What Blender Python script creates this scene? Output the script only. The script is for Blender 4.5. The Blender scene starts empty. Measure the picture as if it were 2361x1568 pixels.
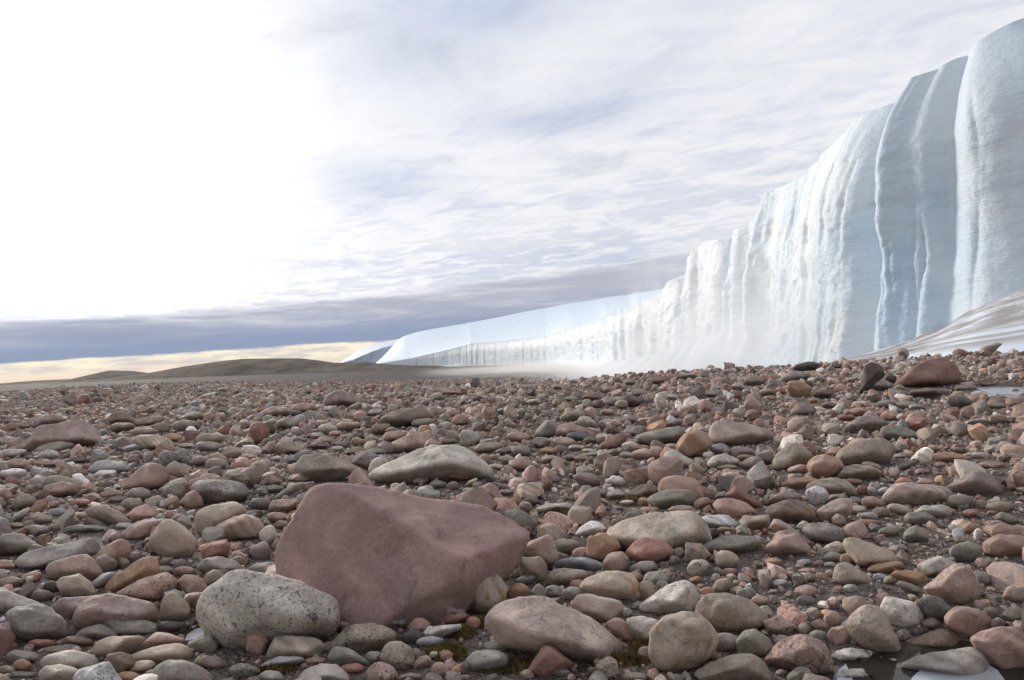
import bpy, bmesh, math, random
import numpy as np
from math import radians, sin, cos, tan, atan, atan2, sqrt, pi

SC = bpy.context.scene
COL = SC.collection

# ------------------------------------------------------------------ camera
EYE = np.array((0.0, 0.0, 1.35))
F = 569.0                      # focal length in pixels of the 1024 x 680 frame
PITCH, ROLL = math.atan(14.3 / F), math.atan(0.058)
FW = np.array((0, cos(PITCH), sin(PITCH)))
_rw = np.array((1.0, 0, 0)); _uw = np.cross(_rw, FW)
CR = cos(ROLL) * _rw - sin(ROLL) * _uw
CU = sin(ROLL) * _rw + cos(ROLL) * _uw
import mathutils
cam_data = bpy.data.cameras.new('camera')
cam_data.sensor_width = 36.0; cam_data.lens = 36.0 * F / 1024
cam_data.clip_start = 0.05; cam_data.clip_end = 20000
cam = bpy.data.objects.new('camera', cam_data); COL.objects.link(cam)
cam.matrix_world = mathutils.Matrix(((CR[0], CU[0], -FW[0], EYE[0]), (CR[1], CU[1], -FW[1], EYE[1]),
                                     (CR[2], CU[2], -FW[2], EYE[2]), (0, 0, 0, 1)))
SC.camera = cam

# ------------------------------------------------------------------ light
SUN_AZ, SUN_EL = radians(-38), radians(18)      # azimuth from +Y, to the left
SUN = np.array((sin(SUN_AZ) * cos(SUN_EL), cos(SUN_AZ) * cos(SUN_EL), sin(SUN_EL)))
sd = bpy.data.lights.new('sun', 'SUN'); sd.energy = 2.7; sd.angle = radians(11); sd.color = (1.0, 0.93, 0.83)
so = bpy.data.objects.new('sun', sd); COL.objects.link(so)
so.rotation_euler = mathutils.Vector((-SUN[0], -SUN[1], -SUN[2])).to_track_quat('-Z', 'Y').to_euler()
so.location = (-60, 80, 50)

SC.view_settings.view_transform = 'Standard'
SC.view_settings.look = 'None'
SC.view_settings.exposure = 0.0
SC.view_settings.gamma = 1.0
SC.view_settings.use_curve_mapping = False
SC.render.engine = 'CYCLES'
SC.cycles.use_denoising = True
SC.cycles.max_bounces = 6
SC.cycles.diffuse_bounces = 3
SC.cycles.glossy_bounces = 3
SC.cycles.transmission_bounces = 2
SC.cycles.volume_bounces = 5
SC.cycles.volume_max_steps = 96
SC.cycles.volume_step_rate = 1.0
SC.cycles.use_adaptive_sampling = True
SC.cycles.adaptive_threshold = 0.02


# ------------------------------------------------------------------ tiny node language
class Nodes:
    def __init__(self, tree):
        self.t = tree
        tree.nodes.clear()

    def new(self, kind, **kw):
        n = self.t.nodes.new(kind)
        for k, v in kw.items():
            setattr(n, k, v)
        return n

    def put(self, sock, v):
        if isinstance(v, S): self.t.links.new(v.s, sock)
        elif isinstance(v, bpy.types.NodeSocket): self.t.links.new(v, sock)
        else:
            if hasattr(sock.default_value, '__len__') and not hasattr(v, '__len__'):
                v = (v,) * len(sock.default_value)
            if hasattr(v, '__len__') and len(v) == 3 and len(sock.default_value) == 4:
                v = tuple(v) + (1,)
            sock.default_value = v

    def m(self, op, a, b=0.0, c=0.0, clamp=False):
        n = self.new('ShaderNodeMath', operation=op, use_clamp=clamp)
        self.put(n.inputs[0], a); self.put(n.inputs[1], b); self.put(n.inputs[2], c)
        return S(self, n.outputs[0])

    def vm(self, op, a, b=(0, 0, 0)):
        n = self.new('ShaderNodeVectorMath', operation=op)
        self.put(n.inputs[0], a)
        if op == 'SCALE': self.put(n.inputs['Scale'], b)
        else: self.put(n.inputs[1], b)
        return S(self, n.outputs['Value' if op in ('DOT_PRODUCT', 'LENGTH') else 'Vector'])

    def sep(self, v):
        n = self.new('ShaderNodeSeparateXYZ'); self.put(n.inputs[0], v)
        return [S(self, n.outputs[i]) for i in range(3)]

    def com(self, x, y, z=0.0):
        n = self.new('ShaderNodeCombineXYZ')
        for i, q in enumerate((x, y, z)): self.put(n.inputs[i], q)
        return S(self, n.outputs[0])

    def noise(self, v, scale=1.0, detail=4.0, rough=0.55, dist=0.0, color=False):
        n = self.new('ShaderNodeTexNoise'); self.put(n.inputs['Vector'], v)
        n.inputs['Scale'].default_value = scale; n.inputs['Detail'].default_value = detail
        n.inputs['Roughness'].default_value = rough; n.inputs['Distortion'].default_value = dist
        return S(self, n.outputs['Color' if color else 'Fac'])

    def voro(self, v, scale=1.0, out='Distance', feature='F1', rnd=1.0):
        n = self.new('ShaderNodeTexVoronoi', feature=feature); self.put(n.inputs['Vector'], v)
        n.inputs['Scale'].default_value = scale; n.inputs['Randomness'].default_value = rnd
        return S(self, n.outputs[out])

    def ss(self, x, a, b):               # smooth step from a to b
        n = self.new('ShaderNodeMapRange', interpolation_type='SMOOTHSTEP')
        self.put(n.inputs['Value'], x); self.put(n.inputs['From Min'], a); self.put(n.inputs['From Max'], b)
        return S(self, n.outputs[0])

    def mix(self, f, a, b, mode='MIX'):
        n = self.new('ShaderNodeMix', data_type='RGBA', blend_type=mode)
        self.put(n.inputs[0], f); self.put(n.inputs[6], a); self.put(n.inputs[7], b)
        return S(self, n.outputs[2])

    def attr(self, name, out='Color'):
        n = self.new('ShaderNodeAttribute', attribute_name=name)
        return S(self, n.outputs[out])

    def bump(self, h, strength=0.5, dist=0.02, normal=None):
        n = self.new('ShaderNodeBump'); self.put(n.inputs['Height'], h)
        self.put(n.inputs['Strength'], strength); self.put(n.inputs['Distance'], dist)
        if normal is not None: self.put(n.inputs['Normal'], normal)
        return S(self, n.outputs[0])


class S:
    def __init__(self, N, s): self.N, self.s = N, s
    def __add__(self, o): return self.N.m('ADD', self, o)
    __radd__ = __add__
    def __sub__(self, o): return self.N.m('SUBTRACT', self, o)
    def __rsub__(self, o): return self.N.m('SUBTRACT', o, self)
    def __mul__(self, o): return self.N.m('MULTIPLY', self, o)
    __rmul__ = __mul__
    def __truediv__(self, o): return self.N.m('DIVIDE', self, o)
    def __pow__(self, o): return self.N.m('POWER', self, o)
    def max(self, o): return self.N.m('MAXIMUM', self, o)
    def min(self, o): return self.N.m('MINIMUM', self, o)


def material(name):
    m = bpy.data.materials.new(name); m.use_nodes = True
    N = Nodes(m.node_tree)
    out = N.new('ShaderNodeOutputMaterial')
    return m, N, out


# ------------------------------------------------------------------ sky
world = bpy.data.worlds.new('World'); SC.world = world; world.use_nodes = True
W = Nodes(world.node_tree)
wo = W.new('ShaderNodeOutputWorld')
tc = W.new('ShaderNodeTexCoord')
d = W.vm('NORMALIZE', tc.outputs['Generated'])
x, y, z = W.sep(d)
hor = W.m('SQRT', x * x + y * y).max(0.001)
el = z / hor                                           # tangent of the elevation
az = W.m('ARCTAN2', x, y)
zz = z.max(0.0) + 0.07
u, v = x / zz, y / zz
big = W.noise(W.com(u * 0.45 + 3.1, v * 0.8, 0.3), 1.0, 5, 0.55, 0.4)
mid = W.noise(W.com(u * 1.2 - 1.3, v * 1.7 + u * 0.5 + 2.0, 1.7), 1.0, 6, 0.62, 0.6)
rip = W.noise(W.com(u * 3.6 - v * 0.6, v * 5.6 + u * 1.6, 4.2), 1.0, 5, 0.62, 0.7)
lowr = W.ss(el, 0.62, 0.16)
cover = W.ss(big * 0.42 + mid * 0.36 + rip * (0.16 + 0.5 * lowr) - 0.25 * lowr, 0.38, 0.60)
# three broad grey-blue cloud masses hanging ahead, and brighter ripples low down
def blob(a0, e0, wa, we):
    p, q = (az - a0) / wa, (el - e0) / we
    return W.m('EXPONENT', 0 - (p * p + q * q))
shade = blob(-0.16, 0.58, 0.17, 0.13) * 0.75 + blob(-0.22, 0.31, 0.13, 0.045) * 0.7 + blob(0.10, 0.41, 0.16, 0.03) * 0.75 \
    + blob(0.02, 0.64, 0.09, 0.10) * 0.4
low = W.ss(el, 0.42, 0.12)
dark = W.m('ADD', (cover * 0.9 + 0.08) * (0.54 + 0.36 * low), shade * (0.35 + 0.9 * mid), clamp=True)
col = W.mix(dark, (0.90, 0.905, 0.93), (0.44, 0.515, 0.70))
warmrip = W.ss(rip * 0.6 + mid * 0.4, 0.5, 0.68) * low * W.ss(el, 0.1, 0.16) * 0.7
col = W.mix(warmrip, col, (1.05, 0.99, 0.90))
# clear sky between the clouds
sky = W.new('ShaderNodeTexSky', sky_type='NISHITA', sun_disc=False)
sky.sun_elevation = SUN_EL; sky.sun_rotation = SUN_AZ
sky.altitude = 200; sky.air_density = 1.0; sky.dust_density = 0.6
skyc = W.vm('SCALE', sky.outputs[0], 0.09)
clear = W.ss(mid * 0.5 + big * 0.5, 0.44, 0.34) * W.ss(el, 0.1, 0.3) * 0.35
col = W.mix(clear, col, skyc.s)
# glow of the sun through the cloud
sund = W.vm('DOT_PRODUCT', d, tuple(SUN))
col = W.vm('SCALE', col, 0.44 + W.ss(sund, -0.75, 0.12) * 0.56)  # unseen sky behind the camera is dimmed to darken the rock fronts
ang = W.m('ARCCOSINE', sund.min(1.0))
veil = 0.55 + 0.95 * mid * (0.5 + big)
glow = W.m('EXPONENT', 0 - (ang / 0.47) * (ang / 0.47)) * 0.30 * veil + W.m('EXPONENT', 0 - (ang / 0.17) * (ang / 0.17)) * 1.7
col = W.vm('ADD', col, W.vm('SCALE', (1.0, 0.94, 0.86), glow))
# low dark cloud bank over a cream strip of open sky
azc = az.max(-1.4).min(1.0)
rag = W.noise(W.com(az * 3.0, el * 34.0, 0.0), 1.0, 6, 0.62, 0.2)
rag2 = W.noise(W.com(az * 16.0, el * 90.0, 3.0), 1.0, 4, 0.6)
top = azc * 0.065 + 0.127
bot = azc * 0.020 + 0.042
e2 = el + (rag - 0.5) * 0.055 + (rag2 - 0.5) * 0.008
inband = W.ss(e2, top + 0.016, top - 0.014)
streak = W.ss(rag, 0.45, 0.70)
bandc = W.mix(W.ss(e2, bot + 0.005, bot + 0.07), (0.30, 0.365, 0.52), (0.48, 0.50, 0.59))
bandc = W.mix(streak * 0.8 * W.ss(el, bot + 0.01, bot + 0.05), bandc, (0.74, 0.74, 0.80))
col = W.mix(inband, col, bandc)
strip = W.mix(W.ss(rag2 * 0.6 + rag * 0.4, 0.44, 0.62), (1.02, 0.92, 0.72), (0.70, 0.65, 0.64))
strip = W.mix(W.ss(el, 0.02, -0.005), strip, (0.93, 0.74, 0.58))
right = W.ss(az, -0.3, 0.2)
e3 = el + (rag - 0.5) * 0.012 + (rag2 - 0.5) * 0.006
col = W.mix(W.ss(e3, bot + 0.0015, bot - 0.0025) , col, strip)
bg = W.new('ShaderNodeBackground'); W.put(bg.inputs['Color'], col); bg.inputs['Strength'].default_value = 1.0
W.t.links.new(bg.outputs[0], wo.inputs['Surface'])
world.cycles.sampling_method = 'MANUAL'; world.cycles.sample_map_resolution = 1024


# ------------------------------------------------------------------ picking points
def ray(px, py):
    return FW + CR * ((px - 512) / F) + CU * ((340 - py) / F)

def project(P):                       # (n,3) -> px, py, depth
    q = np.atleast_2d(P) - EYE
    dz = q @ FW
    return 512 + F * (q @ CR) / dz, 340 - F * (q @ CU) / dz, dz

# vectorised gradient noise
_rs = np.random.RandomState(7)
_perm = _rs.permutation(512).astype(np.int64)
_perm = np.concatenate([_perm, _perm])
_grad = _rs.normal(size=(512, 3)); _grad /= np.linalg.norm(_grad, axis=1)[:, None]
def perlin(P):
    P = np.asarray(P, float)
    i = np.floor(P).astype(np.int64); f = P - i
    w = f * f * f * (f * (f * 6 - 15) + 10)
    r = 0
    for dx in (0, 1):
        wx = w[:, 0] if dx else 1 - w[:, 0]
        for dy in (0, 1):
            wy = w[:, 1] if dy else 1 - w[:, 1]
            for dz in (0, 1):
                wz = w[:, 2] if dz else 1 - w[:, 2]
                h = _perm[(_perm[(_perm[(i[:, 0] + dx) & 511] + i[:, 1] + dy) & 511] + i[:, 2] + dz) & 511]
                g = _grad[h]
                r = r + wx * wy * wz * ((f[:, 0] - dx) * g[:, 0] + (f[:, 1] - dy) * g[:, 1] + (f[:, 2] - dz) * g[:, 2])
    return r
def fbm(P, octaves=4, rough=0.5, seed=0.0):
    P = np.asarray(P, float) + seed
    a, s, r = 1.0, 1.0, 0
    for _ in range(octaves):
        r = r + a * perlin(P * s + 17.3 * s); a *= rough; s *= 2.03
    return r
def sstep(x, a, b):
    t = np.clip((x - a) / (b - a), 0, 1); return t * t * (3 - 2 * t)

def g(X, Y):
    """height of the ground"""
    X = np.atleast_1d(np.asarray(X, float)); Y = np.atleast_1d(np.asarray(Y, float))
    Ym = np.maximum(Y, 1.0); uu = X / Ym
    dist = np.maximum(Y, 0)
    r = sstep(uu, -0.02, 0.22)                         # right: crest, then a slope down to the plain
    deep = 1.6 + 7.2 * sstep(uu, -0.75, 0.02)
    left = -deep * sstep(dist, 15, 420) * 1.0
    left = -deep * (1 - np.exp(-np.maximum(dist - 20, 0) / 170.0))
    right = -9.0 * sstep(dist, 25.5 - 3.5 * np.clip(uu - 0.2, 0, 1), 120)
    right = np.minimum(right, -0.085 * np.maximum(dist - 26.5, 0) * (dist < 120) - 9.0 * (dist >= 120))
    zr = left * (1 - r) + right * r
    zr = np.where(Y < 0, 0, zr)
    P = np.stack([X, Y, 0 * X], 1)
    near = np.exp(-(dist / 60.0) ** 2)
    n = 0.045 * fbm(P * 0.45, 3, seed=5.0) * near + 0.16 * fbm(P * 0.09, 2, seed=9.0) * sstep(dist, 5, 20) * near \
        + 0.5 * fbm(P * 0.012, 3, seed=3.0) * sstep(dist, 60, 250)
    for (cx, cy, rad, dep) in DIPS:
        n = n - dep * np.exp(-(((X - cx) ** 2 + (Y - cy) ** 2) / rad ** 2) ** 2)
    return zr + n
DIPS = []
def hit(px, py):
    """where the ray through a frame point meets the ground"""
    r = ray(px, py); r = r / r[1]
    Y = np.concatenate([np.linspace(1.2, 40, 1600), np.linspace(40, 400, 1200)])
    X = EYE[0] + r[0] * Y; Z = EYE[2] + r[2] * Y
    below = np.nonzero(Z <= g(X, Y))[0]
    k = below[0] if len(below) else len(Y) - 1
    return np.array((X[k], Y[k], float(g(X[k], Y[k])[0])))
def disp(x, y): return x * 0.43371, y * 0.43371        # from the 2361-wide view of the photo

# ponds: (frame x, y of the middle), radius, depth
for (dx, dy, rad, dep) in ((2240, 1535, 0.30, 0.07), (1985, 1562, 0.22, 0.06), (452, 1462, 0.16, 0.06), (2330, 902, 2.1, 0.16)):
    h = hit(*disp(dx, dy)); DIPS.append((h[0], h[1], rad, dep))


# ------------------------------------------------------------------ mesh helpers
def mesh_obj(name, V, Fc, mat=None, smooth=True, parent=None, cols=None, traits=None, crease=0):
    me = bpy.data.meshes.new(name)
    V = np.asarray(V, np.float32); Fc = np.asarray(Fc, np.int32)
    k = Fc.shape[1]
    me.vertices.add(len(V)); me.vertices.foreach_set('co', V.ravel())
    me.loops.add(Fc.size); me.loops.foreach_set('vertex_index', Fc.ravel())
    me.polygons.add(len(Fc)); me.polygons.foreach_set('loop_start', np.arange(0, Fc.size, k, dtype=np.int32))
    me.update(calc_edges=True)
    me.polygons.foreach_set('use_smooth', np.full(len(Fc), bool(smooth)))
    for nm, arr in (('tint', cols), ('traits', traits)):
        if arr is not None:
            a = me.color_attributes.new(nm, 'FLOAT_COLOR', 'POINT')
            arr = np.asarray(arr, np.float32)
            if arr.ndim == 1: arr = np.tile(arr, (len(V), 1))
            a.data.foreach_set('color', np.concatenate([arr[:, :3], np.ones((len(V), 1), np.float32)], 1).ravel())
    if crease: me.set_sharp_from_angle(angle=math.radians(crease))
    if mat is not None: me.materials.append(mat)
    o = bpy.data.objects.new(name, me); COL.objects.link(o)
    if parent is not None: o.parent = parent
    return o

def tag(o, label=None, cat=None, group=None, kind=None):
    if label: o['label'] = label
    if cat: o['category'] = cat
    if group: o['group'] = group
    if kind: o['kind'] = kind
    return o

_ico = {}
def ico(n):
    if n not in _ico:
        bm = bmesh.new(); bmesh.ops.create_icosphere(bm, subdivisions=n, radius=1.0)
        V = np.array([v.co[:] for v in bm.verts]); Fc = np.array([[v.index for v in f.verts] for f in bm.faces])
        V /= np.linalg.norm(V, axis=1)[:, None]
        bm.free(); _ico[n] = (V, Fc)
    return _ico[n]
# ------------------------------------------------------------------ materials
def rock_material():
    m, N, out = material('rock')
    p = N.new('ShaderNodeTexCoord').outputs['Object']
    tint = N.attr('tint'); sp, ba, st = N.sep(N.attr('traits', 'Vector'))
    n1 = N.noise(p, 5.0, 5, 0.6); n2 = N.noise(p, 38.0, 5, 0.65); n3 = N.noise(p, 150.0, 3, 0.6)
    k = (0.78 + N.ss(N.noise(p, 1.9, 3, 0.6, 0.8), 0.36, 0.64) * 0.42) * (0.28 + n1 * 0.62 + n2 * 0.58 + n3 * 0.30)
    col = N.vm('SCALE', tint, k)
    # hue drift and warm stains
    drift = N.noise(p, 3.1, 4, 0.6, 0.5)
    col = N.mix(N.ss(drift, 0.46, 0.68) * 0.5, col, (0.285, 0.195, 0.17))
    col = N.mix(N.ss(N.noise(p, 5.3, 5, 0.65, 0.6), 0.56, 0.66) * 0.45, col, N.vm('SCALE', col, 0.45))
    col = N.mix(N.ss(N.noise(p, 7.0, 5, 0.6, 0.8), 0.50, 0.64) * st, col, (0.40, 0.20, 0.075))
    # bands
    px, py, pz = N.sep(p)
    w = N.new('ShaderNodeTexWave', wave_type='BANDS', bands_direction='DIAGONAL')
    N.put(w.inputs['Vector'], p); w.inputs['Scale'].default_value = 5.5
    w.inputs['Distortion'].default_value = 5.0; w.inputs['Detail'].default_value = 4; w.inputs['Detail Scale'].default_value = 0.8
    wb = S(N, w.outputs['Fac'])
    col = N.mix(N.ss(wb, 0.55, 0.8) * ba, col, N.vm('SCALE', col, 1.3))
    col = N.mix(N.ss(wb, 0.35, 0.15) * ba, col, N.vm('SCALE', col, 0.68))
    # mineral speckles
    sv = N.noise(p, 75.0, 3, 0.7); sv2 = N.noise(p, 26.0, 4, 0.7, 0.6)
    spots = N.m('MAXIMUM', N.ss(sv, 0.575, 0.63), N.ss(sv2, 0.575, 0.64))
    col = N.mix(spots * sp * 0.85, col, (0.075, 0.07, 0.072))
    lights = N.ss(N.noise(p, 95.0, 2, 0.6), 0.58, 0.66)
    col = N.mix(lights * (0.12 + sp * 0.45), col, (0.62, 0.60, 0.58))
    # lichen dots
    lv = N.voro(p, 14.0)
    col = N.mix(N.ss(lv, 0.13, 0.06) * N.ss(N.noise(p, 2.3, 2), 0.5, 0.6) * 0.6, col, (0.07, 0.07, 0.065))
    b = N.new('ShaderNodeBsdfPrincipled'); N.put(b.inputs['Base Color'], col)
    N.put(b.inputs['Roughness'], 0.62 + n2 * 0.3)
    b.inputs['Specular IOR Level'].default_value = 0.32
    h = n2 * 0.55 + n3 * 0.35 + n1 * 0.5 + N.m('MULTIPLY', spots * sp, -0.25)
    crack = N.voro(N.vm('ADD', p, N.vm('SCALE', N.noise(p, 4.0, 3, color=True), 0.25)), 3.3, feature='DISTANCE_TO_EDGE')
    h = h + N.ss(crack, 0.0, 0.010) * N.ss(drift, 0.4, 0.5) * 0.14
    N.put(b.inputs['Normal'], N.bump(h, 0.85, 0.016))
    N.t.links.new(b.outputs[0], out.inputs[0])
    return m
ROCK = rock_material()

def ground_material():
    m, N, out = material('moraine_ground')
    p = N.new('ShaderNodeNewGeometry').outputs['Position']
    x, y, z = N.sep(p)
    far = N.ss(y, 30.0, 140.0)
    n1 = N.noise(p, 1.3, 5, 0.6); n2 = N.noise(p, 22.0, 5, 0.7); n3 = N.noise(p, 90.0, 3, 0.6)
    vc = N.voro(p, 42.0, 'Color'); vd = N.voro(p, 42.0)
    vr, vg, vb = N.sep(vc)
    soil = N.mix(n2, (0.085, 0.07, 0.06), (0.21, 0.175, 0.15))
    peb = N.mix(vr, (0.10, 0.078, 0.068), (0.42, 0.37, 0.33))
    peb = N.mix(N.ss(vg, 0.7, 0.9) * 0.6, peb, (0.28, 0.15, 0.11))
    col = N.mix(N.ss(vd, 0.62, 0.35) * N.ss(vb, 0.15, 0.3), soil, peb)
    # the distant plain: too small to tell the stones apart
    f1 = N.noise(p, 1.1, 6, 0.75); f2 = N.noise(N.com(x * 0.12, y * 0.03, 0.0), 1.0, 5, 0.6)
    fv = N.voro(p, 2.2, 'Color'); fr, fg, fb = N.sep(fv)
    farc = N.mix(N.ss(f1, 0.35, 0.7), (0.045, 0.038, 0.034), (0.125, 0.106, 0.094))
    farc = N.mix(N.ss(fr, 0.78, 0.95) * 0.5, farc, (0.34, 0.29, 0.26))
    farc = N.mix(N.ss(f2, 0.42, 0.62) * 0.35, farc, (0.19, 0.165, 0.145))
    col = N.mix(far, col, farc)
    col = N.mix(N.ss(n1, 0.55, 0.75) * 0.35 * (1.0 - far), col, (0.10, 0.062, 0.035))
    b = N.new('ShaderNodeBsdfPrincipled'); N.put(b.inputs['Base Color'], col)
    b.inputs['Roughness'].default_value = 0.85; b.inputs['Specular IOR Level'].default_value = 0.25
    h1 = N.ss(vd, 0.6, 0.1) * 0.9 + n3 * 0.3 + n2 * 0.4
    bn = N.bump(h1, 1.0, 0.028)
    h2 = f1 + fr * 0.4
    bn = N.bump(h2, far * 1.0, 1.2, bn)
    N.put(b.inputs['Normal'], bn)
    N.t.links.new(b.outputs[0], out.inputs[0])
    return m
GROUND = ground_material()

def hill_material():
    m, N, out = material('hill_earth')
    p = N.new('ShaderNodeNewGeometry').outputs['Position']
    x, y, z = N.sep(p)
    n = N.noise(N.com(x * 0.05, y * 0.02, z * 0.25), 1.0, 8, 0.75)
    col = N.mix(N.ss(n, 0.3, 0.7), (0.045, 0.035, 0.03), (0.165, 0.13, 0.108))
    b = N.new('ShaderNodeBsdfPrincipled'); N.put(b.inputs['Base Color'], col); b.inputs['Roughness'].default_value = 0.95
    b.inputs['Specular IOR Level'].default_value = 0.1
    N.put(b.inputs['Normal'], N.bump(n, 0.6, 4.0))
    N.t.links.new(b.outputs[0], out.inputs[0])
    return m

def ice_material(name, dirt=0.0, cap=False):
    m, N, out = material(name)
    p = N.new('ShaderNodeNewGeometry').outputs['Position']
    sx, sz, _ = N.sep(N.attr('tint', 'Vector'))          # x: metres along the wall / 100, y: height share
    x, y, z = N.sep(p)
    s = sx * 100.0
    v1 = N.noise(N.com(s * 0.14, z * 0.03, 0.0), 1.0, 5, 0.6, 0.3)
    v2 = N.noise(N.com(s * 0.62, z * 0.06, 2.0), 1.0, 4, 0.6, 0.4)
    v3 = N.noise(N.com(s * 0.09, z * 0.03, 5.0), 1.0, 3, 0.5)
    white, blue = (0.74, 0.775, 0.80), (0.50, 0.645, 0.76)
    if cap:
        st = N.noise(N.com(s * 0.15, sz * 14.0, 0.0), 1.0, 5, 0.6, 0.4)
        col = N.mix(N.ss(st, 0.35, 0.7) * 0.5, (0.56, 0.67, 0.79), (0.70, 0.76, 0.82))
        hgt = st
        dist, stren = 0.6, 0.3
    else:
        blu = N.m('ADD', N.ss(v1, 0.47, 0.66) * 0.55, N.ss(v3, 0.5, 0.66) * 0.55 + N.ss(s, -14.0, 2.0) * 0.5, clamp=True)  # last term paints the far-right flank's blue shade into the ice colour
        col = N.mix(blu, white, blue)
        col = N.mix(N.ss(v2, 0.52, 0.70) * 0.35, col, (0.66, 0.80, 0.90))
        cup = N.noise(N.com(s * 1.5, z * 4.6, y * 0.3), 1.0, 4, 0.6, 0.5)
        col = N.mix(N.ss(cup, 0.55, 0.75) * 0.12, col, (0.60, 0.66, 0.70))
        hgt = cup * 0.9 + v2 * 0.6 + N.noise(p, 1.2, 7, 0.7) * 1.5 + N.noise(N.com(s * 0.9, z * 3.0, 1.0), 1.0, 5, 0.6, 0.8) * 0.15
        dist, stren = 0.42, 0.32
    if dirt:
        gx = N.noise(N.com(s * 0.20, sz * 7.0 - s * 0.22, z * 0.4), 1.0, 7, 0.72, 0.9)
        band = N.ss(gx, 0.36, 0.56) * N.ss(sz, 0.10, 0.30) * N.ss(s, -19.0, -12.0)
        col = N.mix(band * 0.95, (0.74, 0.80, 0.88), (0.33, 0.295, 0.275))
        col = N.mix(N.ss(gx, 0.56, 0.70) * band * 0.85, col, (0.22, 0.19, 0.175))
        hgt = gx; dist = 0.3
    b = N.new('ShaderNodeBsdfPrincipled'); N.put(b.inputs['Base Color'], col)
    b.inputs['Roughness'].default_value = 0.42 if not (cap or dirt) else 0.6
    b.inputs['Specular IOR Level'].default_value = 0.35
    N.put(b.inputs['Normal'], N.bump(hgt, stren, dist))
    N.t.links.new(b.outputs[0], out.inputs[0])
    return m

def water_material():
    m, N, out = material('pond_water')
    p = N.new('ShaderNodeNewGeometry').outputs['Position']
    b = N.new('ShaderNodeBsdfPrincipled'); N.put(b.inputs['Base Color'], (0.035, 0.030, 0.024))
    b.inputs['Roughness'].default_value = 0.03; b.inputs['IOR'].default_value = 1.33
    b.inputs['Specular IOR Level'].default_value = 0.8
    N.put(b.inputs['Normal'], N.bump(N.noise(p, 9.0, 3), 0.08, 0.01))
    N.t.links.new(b.outputs[0], out.inputs[0])
    return m

def moss_material():
    m, N, out = material('moss')
    p = N.new('ShaderNodeNewGeometry').outputs['Position']
    n = N.noise(p, 14.0, 4, 0.6)
    col = N.mix(N.ss(n, 0.35, 0.65), (0.05, 0.042, 0.014), (0.19, 0.135, 0.028))
    col = N.mix(N.ss(N.noise(p, 60.0, 2), 0.5, 0.7) * 0.6, col, (0.20, 0.085, 0.02))
    b = N.new('ShaderNodeBsdfPrincipled'); N.put(b.inputs['Base Color'], col); b.inputs['Roughness'].default_value = 0.9
    N.t.links.new(b.outputs[0], out.inputs[0])
    return m

# ------------------------------------------------------------------ ground sheet, hills
def grid_faces(nu, nv):
    i = np.arange(nu - 1)[:, None]; j = np.arange(nv - 1)[None, :]
    a = i * nv + j
    return np.stack([a, a + nv, a + nv + 1, a + 1], -1).reshape(-1, 4)

us = np.tan(np.radians(np.linspace(-60, 60, 300)))
ys = np.concatenate([np.linspace(0.4, 9, 170), np.geomspace(9.05, 60, 120), np.geomspace(61, 6000, 90)])
YY, UU = np.meshgrid(ys, us, indexing='ij')
XX = UU * YY
zg = g(XX.ravel(), YY.ravel())
ground = mesh_obj('ground', np.stack([XX.ravel(), YY.ravel(), zg], 1), grid_faces(len(ys), len(us))[:, ::-1], GROUND)
tag(ground, kind='structure')
# the ground goes on behind the camera and out to the sides
bx = np.array([-6000, -300, -40, -8, -2, -0.76, 0.76, 2, 8, 40, 300, 6000.0]); by = np.array([-3000, -200, -30, -5, 0.4])
BX, BY = np.meshgrid(bx, by, indexing='ij')
back = mesh_obj('ground', np.stack([BX.ravel(), BY.ravel(), np.full(BX.size, -0.012)], 1), grid_faces(len(bx), len(by)), GROUND)
tag(back, kind='structure')

def hill(profile, Y, thick, name='hill'):
    """a long low hill: profile of skyline points (view x, view y) at distance Y"""
    px = np.array([p[0] for p in profile], float); py = np.array([p[1] for p in profile], float)
    xs = np.linspace(px[0], px[-1], 160)
    yl = np.interp(xs, px, py)
    P = []
    for k, (a, b_) in enumerate(zip(xs, yl)):
        r = ray(*disp(a, b_)); r = r / r[1]
        P.append((r[0] * Y, EYE[2] + r[2] * Y))
    P = np.array(P); X = P[:, 0]; Z = P[:, 1]
    Z = Z + 0.012 * Y / 10 * 0.12 * perlin(np.stack([X * 0.03, X * 0, X * 0], 1))
    rows = []
    for t in np.linspace(-1, 1.2, 34):
        w = np.cos(np.clip(t, -1, 1) * pi / 2) ** 0.9
        base = float(g(np.array([0.0 - Y * 0.4]), np.array([Y]))[0]) - 3
        yy = Y + t * thick
        zz = base + (Z - base) * w + 0.9 * fbm(np.stack([X * 0.02, 0 * X + yy * 0.02, 0 * X], 1), 3) * w * (1 - abs(t)) * (t < 0)
        rows.append(np.stack([X * (yy / Y) ** 0.5, np.full_like(X, yy), zz], 1))
    V = np.concatenate(rows); o = mesh_obj(name, V, grid_faces(34, len(xs))[:, ::-1], HILL)
    tag(o, kind='structure'); return o
HILL = hill_material()
hill([(-500, 905), (-150, 896), (0, 884), (90, 877), (178, 873), (200, 867), (255, 854), (300, 855), (345, 861), (420, 862), (520, 862), (700, 860)], 1300, 160)
hill([(150, 880), (230, 876), (300, 867), (345, 860), (390, 852), (440, 843), (500, 834), (560, 827), (640, 826), (690, 826), (735, 831), (770, 837),
      (812, 836), (840, 834), (865, 838), (940, 843), (1060, 847), (1150, 846)], 620, 130)

# ------------------------------------------------------------------ glacier
GLACIER = bpy.data.objects.new('glacier', None); COL.objects.link(GLACIER)
tag(GLACIER, 'tall fluted white and pale blue ice cliff rising along the right side of the plain', 'glacier')
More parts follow.
